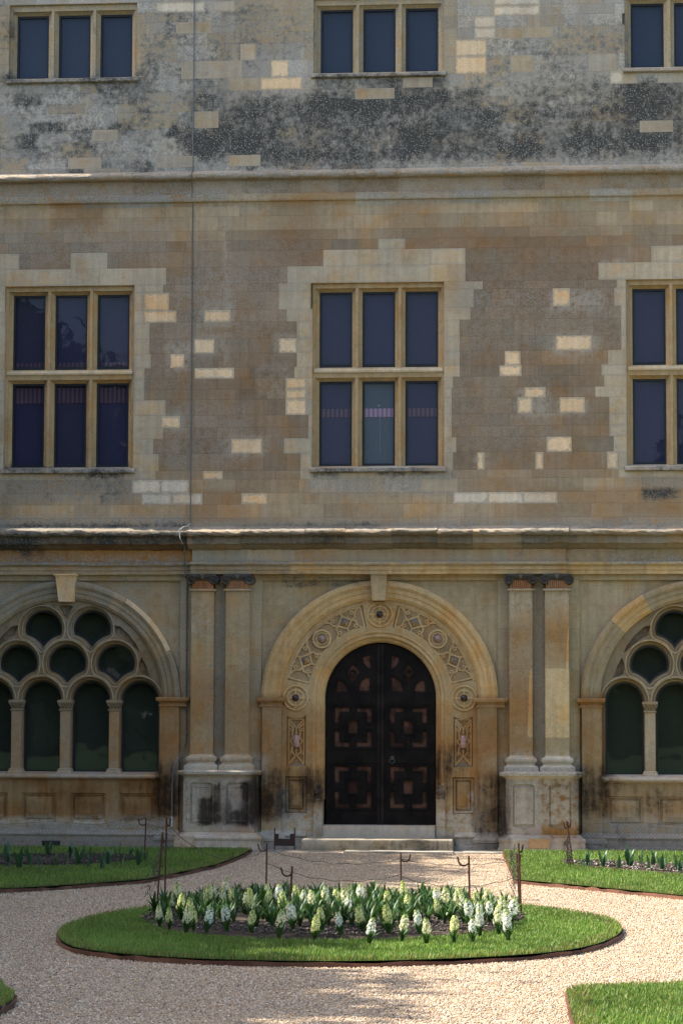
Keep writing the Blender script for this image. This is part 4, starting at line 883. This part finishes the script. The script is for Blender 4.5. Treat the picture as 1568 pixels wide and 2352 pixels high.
def pebbles(Q, size, name, palette, z0, mat=PEBBLE, flat=.6):
    n = len(Q); r = size*RNG.uniform(.55, 1.35, (n, 1)); a = RNG.uniform(0, 2*PI, n)
    base = np.array([[1, 0, 0], [0, 1, 0], [-1, 0, 0], [0, -1, 0], [0, 0, 1], [0, 0, -.6]], float)
    J = base[None]*RNG.uniform(.65, 1.25, (n, 6, 1)); J[:, :, 0] *= RNG.uniform(.7, 1.3, (n, 1)); J[:, :, 2] *= flat
    ca, sa = np.cos(a)[:, None], np.sin(a)[:, None]; X = J[:, :, 0]*ca-J[:, :, 1]*sa; Y = J[:, :, 0]*sa+J[:, :, 1]*ca
    tl = RNG.normal(0, .35, (n, 1)); Z = J[:, :, 2]+X*tl
    V = np.stack([X*r+Q[:, :1], Y*r+Q[:, 1:2], Z*r+z0+r*.25+RNG.uniform(-.003, .005, (n, 1))], 2)
    pal = np.array([p[:3] for p in palette]); pr = np.array([p[3] for p in palette]); k = RNG.choice(len(pal), n, p=pr/pr.sum())
    C = np.repeat((pal[k]*RNG.uniform(.75, 1.2, (n, 1)))[:, None, :], 6, 1)
    f = np.array([[0, 1, 4], [1, 2, 4], [2, 3, 4], [3, 0, 4], [1, 0, 5], [2, 1, 5], [3, 2, 5], [0, 3, 5]])
    F = (np.arange(n)[:, None, None]*6+f[None]).reshape(-1, 3)
    return fast_mesh(name, V.reshape(-1, 3), F, C.reshape(-1, 3), mat)
HOL = [ROUND, LAWNL, LAWNR, LAWNBR, LAWNBL]
G1 = scatter([(-2.6, -21.6), (4.6, -21.6), (5.0, -15), (5.2, -12), (-3.4, -12), (-2.6, -15)], HOL, 4300); G2 = scatter([(-4.6, -12), (5.4, -12), (6.6, -9), (2.2, -1.0), (-1.9, -1.0), (-5.2, -9)], HOL, 2900)
PAL = [(.54, .395, .255, 4.4), (.61, .48, .33, 3.6), (.43, .27, .15, 3.2), (.72, .62, .48, 1.2), (.37, .285, .22, 1.6), (.17, .12, .09, .8)]
tag(pebbles(np.concatenate([G1, G2]), .0085, 'gravel', PAL, -.004), 'loose tan and cream gravel covering the paths', 'gravel', kind='stuff')
CL = [(.05, .036, .028, 4), (.085, .062, .048, 2), (.22, .18, .14, .35), (.03, .022, .018, 2)]
for poly, lab in ((BED, 'dark crumbly soil between the hyacinths'), (SOILL, 'dark crumbly soil of the shaded bed below the left window'), (SOILR, 'stony soil of the sunlit bed below the right window')):
    Q = scatter(poly, [], 700, (-6.5, -20, 6, 0)); P = np.array(poly); c = P.mean(0)
    o = pebbles(Q, .017, 'soil_crumbs', CL if poly is not SOILR else CL+[(.42, .36, .3, 1.5)], LH+(.055 if poly is BED else .03)); tag(o, lab, 'soil', kind='stuff')

# ------------------------------------------------------------------ planting
def strap_leaf(m, x, y, z, az, L, lean, w, col, n=5, curl=.0):
    rows = []; d = (math.cos(az), math.sin(az)); q = (-d[1], d[0])
    for i in range(n+1):
        t = i/n; h = L*(t-.35*lean*t*t); out = L*lean*(t*t*.8+.15*t); ww = w*(1-t**2.4)*(.55+1.1*min(t*2, 1)*.5)+.0006
        cx, cy, cz = x+d[0]*out, y+d[1]*out, z+h
        rows.append([(cx-q[0]*ww+d[0]*ww*.45, cy-q[1]*ww+d[1]*ww*.45, cz), (cx, cy, cz-.0), (cx+q[0]*ww+d[0]*ww*.45, cy+q[1]*ww+d[1]*ww*.45, cz)])
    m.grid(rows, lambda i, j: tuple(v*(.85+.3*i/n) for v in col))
HL = (.045, .10, .022)
def hyacinth_leaves(rnd, n=9, hmax=.20):
    m = MB()
    for k in range(n): strap_leaf(m, rnd.uniform(-.012, .012), rnd.uniform(-.012, .012), 0, k*2*PI/n+rnd.uniform(-.4, .4), hmax*rnd.uniform(.7, 1.05), rnd.uniform(.2, .85), rnd.uniform(.012, .019), jit(HL, .25))
    return m
def hyacinth_spike(rnd, cream):
    m = MB(); m.tube([(0, 0, .0), (.003, 0, .1), (.0, .002, .26)], .006, (.10, .19, .04), 6)
    N = 26
    for i in range(N):
        t = i/(N-1); z = .10+.15*t; az = i*2.4+rnd.uniform(-.3, .3); R_ = .038*(1-.5*max(0, t-.6)/.4)*rnd.uniform(.85, 1.15)
        c = (cream if t < .72 else tuple(a*(1-q)+b*q for a, b, q in zip(cream, (.42, .50, .14), [min(1, (t-.72)/.3)]*3)))
        c = jit(c, .07); cx, cy = R_*math.cos(az), R_*math.sin(az); ctr = Vector((cx, cy, z)); out = Vector((math.cos(az), math.sin(az), -.25+.7*t)).normalized()
        u = out.orthogonal().normalized(); v_ = out.cross(u); s = .024*(1-.35*t)*rnd.uniform(.8, 1.15)
        m.tube([(0, 0, z-.004), tuple(ctr)], .004, c, 4)
        for k in range(6):
            a = k*PI/3+rnd.uniform(-.1, .1); r = u*math.cos(a)+v_*math.sin(a); tq = u*-math.sin(a)+v_*math.cos(a)
            m.add([ctr, ctr+r*s*.6+tq*s*.2+out*.004, ctr+r*s*1.2-out*.005, ctr+r*s*.6-tq*s*.2+out*.004], [(0, 1, 2, 3)], c)
    return m
CREAM = {'white': (.88, .88, .83), 'cream': (.88, .85, .60), 'yellow': (.80, .80, .40)}
protos = {}
for cn, cc in CREAM.items():
    for v_ in range(3):
        rnd = random.Random(hash((len(cn), v_))); r = empty('hyacinth')
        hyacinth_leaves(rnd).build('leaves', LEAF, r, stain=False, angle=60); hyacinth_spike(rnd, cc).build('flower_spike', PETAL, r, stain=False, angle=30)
        protos[cn, v_] = r
A = [(125,900,'c'),(210,920,'y'),(290,830,'y'),(355,945,'c'),(385,860,'y'),(415,930,'y'),(525,950,'w'),(530,790,'y'),(590,750,'c'),(700,935,'w'),(745,760,'y'),(905,760,'y'),(905,950,'y'),(1045,775,'y'),(1120,775,'w'),(1135,985,'c'),(1260,920,'w'),(1440,1010,'y'),(1505,935,'c'),(1530,755,'w')]
B = [(45,820,'y'),(185,845,'w'),(325,670,'w'),(65,670,'c'),(155,685,'y'),(345,825,'y'),(390,900,'w'),(545,835,'y'),(635,885,'c'),(775,840,'w'),(820,900,'c'),(1020,895,'y'),(905,700,'w'),(970,695,'c'),(1035,700,'c'),(1100,720,'c'),(535,690,'y'),(660,710,'y'),(1145,790,'w'),(1160,890,'w'),(1215,760,'w'),(1220,850,'w'),(1290,760,'w'),(1350,840,'c'),(1400,840,'w'),(1440,780,'w'),(1185,710,'y'),(1380,760,'c'),(1245,720,'c'),(1425,880,'w')]
heads = [((550+x/2.24)/1.653, (3040+y/2.24)/1.653, c) for x, y, c in A]+[((1200+x/1.96)/1.653, (3040+y/1.96)/1.653, c) for x, y, c in B]
CNAME = {'w': 'white', 'c': 'cream', 'y': 'yellow'}
spots = []
for px, py, c in heads:
    x, y = GP(px, py, .285); spots.append([x, y, c])
for _ in range(60):
    x, y = random.uniform(-1.0, 2.05), random.uniform(-14.1, -11.6)
    if len(spots) < len(heads)+18 and all(math.hypot(x-a[0], y-a[1]) > .16 for a in spots): spots.append([x, y, random.choice('wcy')])
ys = sorted(s[1] for s in spots); f1, f2 = ys[len(ys)//3], ys[2*len(ys)//3]
ORD = ['first','second','third','fourth','fifth','sixth','seventh','eighth','ninth','tenth','eleventh','twelfth','thirteenth','fourteenth','fifteenth','sixteenth','seventeenth','eighteenth','nineteenth','twentieth','twenty-first','twenty-second','twenty-third','twenty-fourth','twenty-fifth','twenty-sixth','twenty-seventh','twenty-eighth','twenty-ninth','thirtieth']
used = set(); taken = []
LOOK = {'w': 'white', 'c': 'cream-white', 'y': 'greenish-yellow'}
for row, test in (('front', lambda y: y <= f1), ('middle', lambda y: f1 < y <= f2), ('back', lambda y: y > f2)):
    for i, (x, y, c) in enumerate(sorted([s for s in spots if test(s[1])])):
        key = (CNAME[c], random.randrange(3)); r = protos[key] if key not in used else copy_tree(protos[key]); used.add(key)
        r.location = (x, y, LH+.065); r.rotation_euler = (random.uniform(-.16, .16), random.uniform(-.16, .16), random.uniform(0, 6.28)); k = random.uniform(.80, 1.08)*.90; r.scale = (k, k, k); taken.append((x, y))
        tag(r, f'{LOOK[c]} hyacinth in flower, {ORD[i]} from the left in the {row} row of the round bed', 'hyacinth', 'hyacinths flowering in the round bed')
for key, r in protos.items():
    if key not in used:
        for ch in list(r.children): bpy.data.objects.remove(ch)
        bpy.data.objects.remove(r)
# plants not yet in flower that fill the bed between the hyacinths
lp = []
for v_ in range(3):
    r = empty('budding_plant'); rnd = random.Random(40+v_); hyacinth_leaves(rnd, 9, .20).build('leaves', LEAF, r, stain=False, angle=60); lp.append(r)
fill = []
for x, y in scatter(BED, [], 60):
    if ((x-.53)/1.66)**2+((y+12.95)/1.85)**2 > 1 or any(math.hypot(x-a, y-b) < .095 for a, b in taken): continue
    if y < -14.2 and random.random() < .6: continue
    fill.append((x, y)); taken.append((x, y))
fill = fill[:260]
for i, (x, y) in enumerate(fill):
    r = lp[i] if i < 3 else copy_tree(lp[i % 3]); r.location = (x, y, LH+.07); r.rotation_euler.z = random.uniform(0, 6.28); k = random.uniform(.75, 1.15); r.scale = (k, k, k)
    tag(r, 'leafy green bulb plant without flowers among the hyacinths of the round bed', 'bulb plant', 'leafy plants filling the round bed')
# broad-leaved tulips in the two side beds
def tulip(rnd, n):
    m = MB()
    for k in range(n): strap_leaf(m, rnd.uniform(-.02, .02), rnd.uniform(-.02, .02), 0, k*2*PI/n+rnd.uniform(-.5, .5), rnd.uniform(.17, .29), rnd.uniform(.1, .45), rnd.uniform(.020, .032), jit((.045, .105, .045), .25), 6)
    return m
tp = []
for v_ in range(4):
    r = empty('tulip_plant'); tulip(random.Random(90+v_), 2+v_ % 3).build('leaves', LEAF, r, stain=False, angle=60); tp.append(r)
TL = [(20,1995),(45,1998),(70,1992),(95,2000),(130,1994),(152,1998),(180,1990),(205,1996),(235,2000),(250,1990),(282,1994),(318,1992),(330,1986),(60,1975),(110,1972),(200,1974),(270,1972),(300,1976),(165,1978),(15,1978)]
TR = [(1335,1998),(1350,1994),(1385,1996),(1395,1988),(1420,1999),(1445,1996),(1470,1992),(1488,2002),(1500,1994),(1520,2004),(1535,1992),(1550,2000),(1560,2008),(1575,1998),(1440,1985),(1590,2004)]
nt = 0
for lst, wh in ((TL, 'left'), (TR, 'right')):
    for i, (px, py) in enumerate(sorted(lst)):
        x, y = GP(px, py, LH); r = tp[nt] if nt < 4 else copy_tree(tp[nt % 4]); nt += 1
        r.location = (x, y, LH+.03); r.rotation_euler.z = random.uniform(0, 6.28); k = random.uniform(.8, 1.1); r.scale = (k, k, k)
        tag(r, f'broad-leaved tulip shoot, {ORD[i]} from the left in the {"shaded bed below the left" if wh == "left" else "sunlit bed below the right"} arched window', 'tulip', f'tulip shoots in the {wh} bed')

# ------------------------------------------------------------------ stakes, wires, netting, boot scraper
RUST = (.075, .032, .02)
def stake(base, top, hook, label):
    gx, gy = GP(*base, LH*.5); tx, tz = PX(*top, gy); m = MB(); L = tz
    dx = tx-gx; pts = [(0, 0, -.1), (dx*.5, 0, L*.5), (dx, 0, L)]
    m.tube(pts, .0095, RUST, 6)
    h = [(dx, 0, L)]+[(dx+hook*(.045-.045*math.cos(t)), .004, L-.045+.0*t-.04*math.sin(t)) for t in [i*PI/8 for i in range(9)]]+[(dx+hook*.10, .004, L-.01)]
    m.tube(h, .008, RUST, 6); o = m.build('iron_stake', IRON, None, stain=False); o.location = (gx, gy, 0)
    tag(o, label, 'stake', 'iron stakes round the flower beds'); return Vector((gx+dx, gy, L))
s1 = stake((611, 2040), (613, 1937), -1, 'rusty hooked iron stake standing on the gravel in front of the boot scraper')
s2 = stake((662, 2142), (671, 1990), -1, 'leaning rusty hooked stake at the front of the hyacinth bed, left half')
s3 = stake((921, 2068), (920, 1960), 1, 'rusty hooked stake behind the hyacinths in front of the door step')
s4 = stake((1079, 2145), (1076, 1966), -1, 'tall rusty stake among the white hyacinths, its hook turned left')
s5 = stake((1197, 2112), (1190, 1937), .4, 'taller leaning stake of the crossed pair at the right end of the hyacinth bed')
s6 = stake((1192, 2070), (1186, 1960), .4, 'shorter stake of the pair at the right end of the hyacinth bed')
s7 = stake((357, 2112), (374, 1912), .4, 'leaning stake at the left end of the hyacinth bed, nearer to the viewer')
s8 = stake((378, 2085), (383, 1877), .4, 'tall upright stake at the left end of the hyacinth bed')
s9 = stake((331, 1985), (336, 1880), -1, 'hooked stake in the shaded tulip bed beside the left plinth netting')
s10 = stake((1302, 1992), (1303, 1887), -.5, 'upright stake of the crossed pair by the right tulip bed')
s11 = stake((1318, 1994), (1300, 1885), .5, 'slanting stake of the crossed pair by the right tulip bed')
def wire(a, b, sag, label, r=.003, dz=-.06):
    m = MB(); a = a+Vector((0, 0, dz)); b = b+Vector((0, 0, dz)); m.tube([a.lerp(b, i/16)+Vector((0, 0, -sag*4*(i/16)*(1-i/16)+.008*math.sin(i*2.1))) for i in range(17)], r, (.03, .026, .024), 5)
    tag(m.build('fence_wire', WIRE, None, stain=False), label, 'wire')
wire(s8, s1, .22, 'dark sagging wire from the left bed stake to the stake by the boot scraper')
wire(s1, s3, .10, 'dark wire hanging between the two stakes behind the hyacinths')
wire(s3, s6, .06, 'dark wire from the middle stake to the pair at the right end of the bed')
wire(s1, s3, .12, 'lower slack wire between the two stakes behind the hyacinths', .0035, -.22)
wire(s3, s6, .10, 'lower slack wire running right from the middle stake to the bed end', .0035, -.24)
wire(s9, Vector((-2.9, -.4, .42)), .05, 'thin wire from the hooked stake to the left pedestal foot', .003)
def bundle(a, b, label, n=26):
    m = MB(); rnd = random.Random(int(abs(a.x)*100))
    for i in range(n):
        t = rnd.random(); p = a.lerp(b, t); m.tube([p+Vector((rnd.uniform(-.05, .05), rnd.uniform(-.05, .05), rnd.uniform(-.08, .08))) for _ in range(4)], .0022, (.05, .042, .036), 4)
    m.tube([a, a.lerp(b, .5)+Vector((-.07, 0, -.05)), b], .003, (.04, .03, .028), 4)
    tag(m.build('rolled_netting', WIRE, None, stain=False), label, 'netting')
bundle(Vector((-1.12, -12.5, .75)), Vector((-1.22, -12.9, .25)), 'tangled roll of wire netting on the stakes at the left end of the hyacinth bed')
bundle(Vector((2.13, -11.5, .62)), Vector((2.17, -12, .2)), 'tangled wire netting on the stakes at the right end of the hyacinth bed')
bundle(Vector((2.66, -4.7, .4)), Vector((2.69, -4.7, .08)), 'tangled wire netting on the crossed stakes by the right tulip bed', 34)
def netting(x0, x1, ztop, label, y0=-.34, y1=-.17):
    m = MB(); nx = int((x1-x0)/.05); zz = lambda x: ztop(x)
    for d in (-1, 1):
        for i in range(-8, nx+8):
            pts = []
            for k in range(13):
                t = k/12; x = x0+i*.05+d*t*.35+.012*(k % 2)*d
                if x0 <= x <= x1: pts.append((x, y0+(y1-y0)*t+.006*math.sin(x*9+k), .02+zz(x)*t))
            if len(pts) > 1: m.tube(pts, .0016, (.10, .095, .09), 3)
    m.tube([(x0+(x1-x0)*i/40, y1, .02+zz(x0+(x1-x0)*i/40)) for i in range(41)], .003, (.08, .075, .07), 4)
    tag(m.build('wire_netting', WIRE, None, stain=False), label, 'netting')
netting(-6.6, -2.95, lambda x: .33+.10*math.exp(-((x+3.4)/.35)**2)+.02*math.sin(x*5), 'chicken wire leaning against the plinth below the left arched window')
netting(2.95, 6.6, lambda x: .38+.02*math.sin(x*4), 'chicken wire leaning against the plinth below the right arched window')
m = MB(); sx = -1.30
for s_ in (-1, 1): m.box(sx+s_*.142-.008, sx+s_*.142+.008, -.508, -.492, 0, .315, RUST)
m.plate([(sx-.14, .065), (sx+.14, .065), (sx+.14, .235), (sx+.075, .235), (sx+.075, .165), (sx-.085, .165), (sx-.085, .235), (sx-.14, .235)], [], -.504, -.496, (.05, .03, .025))
tag(m.build('boot_scraper', IRON, None, stain=False), 'black iron boot scraper with two posts and notched plate beside the steps', 'boot scraper')

# ------------------------------------------------------------------ trees out of frame: the row that shades the left of the garden, and the far wood
def tree_parts(rnd, H, Rc, nl, leaf=.19):
    t = MB(); t.tube([(0, 0, -.1), (.05, 0, H*.2), (0, .08, H*.42), (0, 0, H*.8)], .26, (.10, .075, .055), 9, .05)
    for i in range(14):
        a = i*2.4; z = H*(.25+.04*i); L = Rc*rnd.uniform(.6, .95); t.tube([(0, 0, z), (math.cos(a)*L*.5, math.sin(a)*L*.5, z+L*.3), (math.cos(a)*L, math.sin(a)*L, z+L*.45)], .07, (.10, .075, .055), 5, .02)
    g = np.random.default_rng(rnd.randrange(999)); nb = 80; cz = H-Rc
    u = g.normal(size=(nb, 3)); u /= np.linalg.norm(u, axis=1, keepdims=True); cen = u*Rc*g.uniform(.3, .92, (nb, 1))**.5; cen[:, 2] += cz
    k = g.integers(0, nb, nl); P = cen[k]+g.normal(0, Rc*.115, (nl, 3)); P = P[P[:, 2] > 1.2]; nl = len(P)
    d1 = g.normal(size=(nl, 3)); d1 /= np.linalg.norm(d1, axis=1, keepdims=True); d2 = np.cross(d1, g.normal(size=(nl, 3))); d2 /= np.linalg.norm(d2, axis=1, keepdims=True)
    s = leaf*g.uniform(.6, 1.2, (nl, 1)); V = np.stack([P-d1*s, P+d2*s*.6, P+d1*s, P-d2*s*.6], 1).reshape(-1, 3)
    F = np.arange(nl*4).reshape(-1, 4); C = np.repeat(np.array([.05, .085, .02])*g.uniform(.6, 1.5, (nl, 1)), 4, 0)
    return t, (V, F, C)
rnd = random.Random(5); t, (V, F, C) = tree_parts(rnd, 11.6, 4.4, 20000)
r0 = empty('leafy_tree'); t.build('trunk', BARK, r0, stain=False); cr = fast_mesh('crown', V, F, C, LEAF); cr.parent = r0
TREES = [(-12.5+.45*i/9+.12*math.sin(i*2.7), -1.3-2.75*i) for i in range(10)]
TPOS = [f'{q} in the row counted from the house front' for q in ORD[:10]]
for i, (x, y) in enumerate(TREES):
    r = r0 if i == 0 else copy_tree(r0); r.location = (x, y, 0); r.rotation_euler.z = i*1.3; k = 1+.015*math.sin(i*2.2); r.scale = (k, k, k)
    tag(r, f'leafy garden tree left of the parterre, {TPOS[i]}', 'tree', 'row of trees left of the garden')
g = RNG; n = 16000; P = np.stack([g.uniform(-70, 80, n), g.normal(-95, 5, n), g.uniform(0, 1, n)*15+.3], 1); P[:, 2] *= .7+.4*np.sin(P[:, 0]*.23)+.25*np.sin(P[:, 0]*.61+1)
d1 = g.normal(size=(n, 3)); d1 /= np.linalg.norm(d1, axis=1, keepdims=True); d2 = np.cross(d1, g.normal(size=(n, 3))); d2 /= np.linalg.norm(d2, axis=1, keepdims=True); s = g.uniform(.5, 1.3, (n, 1))
tag(fast_mesh('far_wood', np.stack([P-d1*s, P+d2*s, P+d1*s, P-d2*s], 1).reshape(-1, 3), np.arange(n*4).reshape(-1, 4), np.repeat(np.array([.035, .055, .02])*g.uniform(.5, 1.4, (n, 1)), 4, 0), LEAF), 'dark belt of woodland across the park opposite the house', 'woodland', kind='stuff')
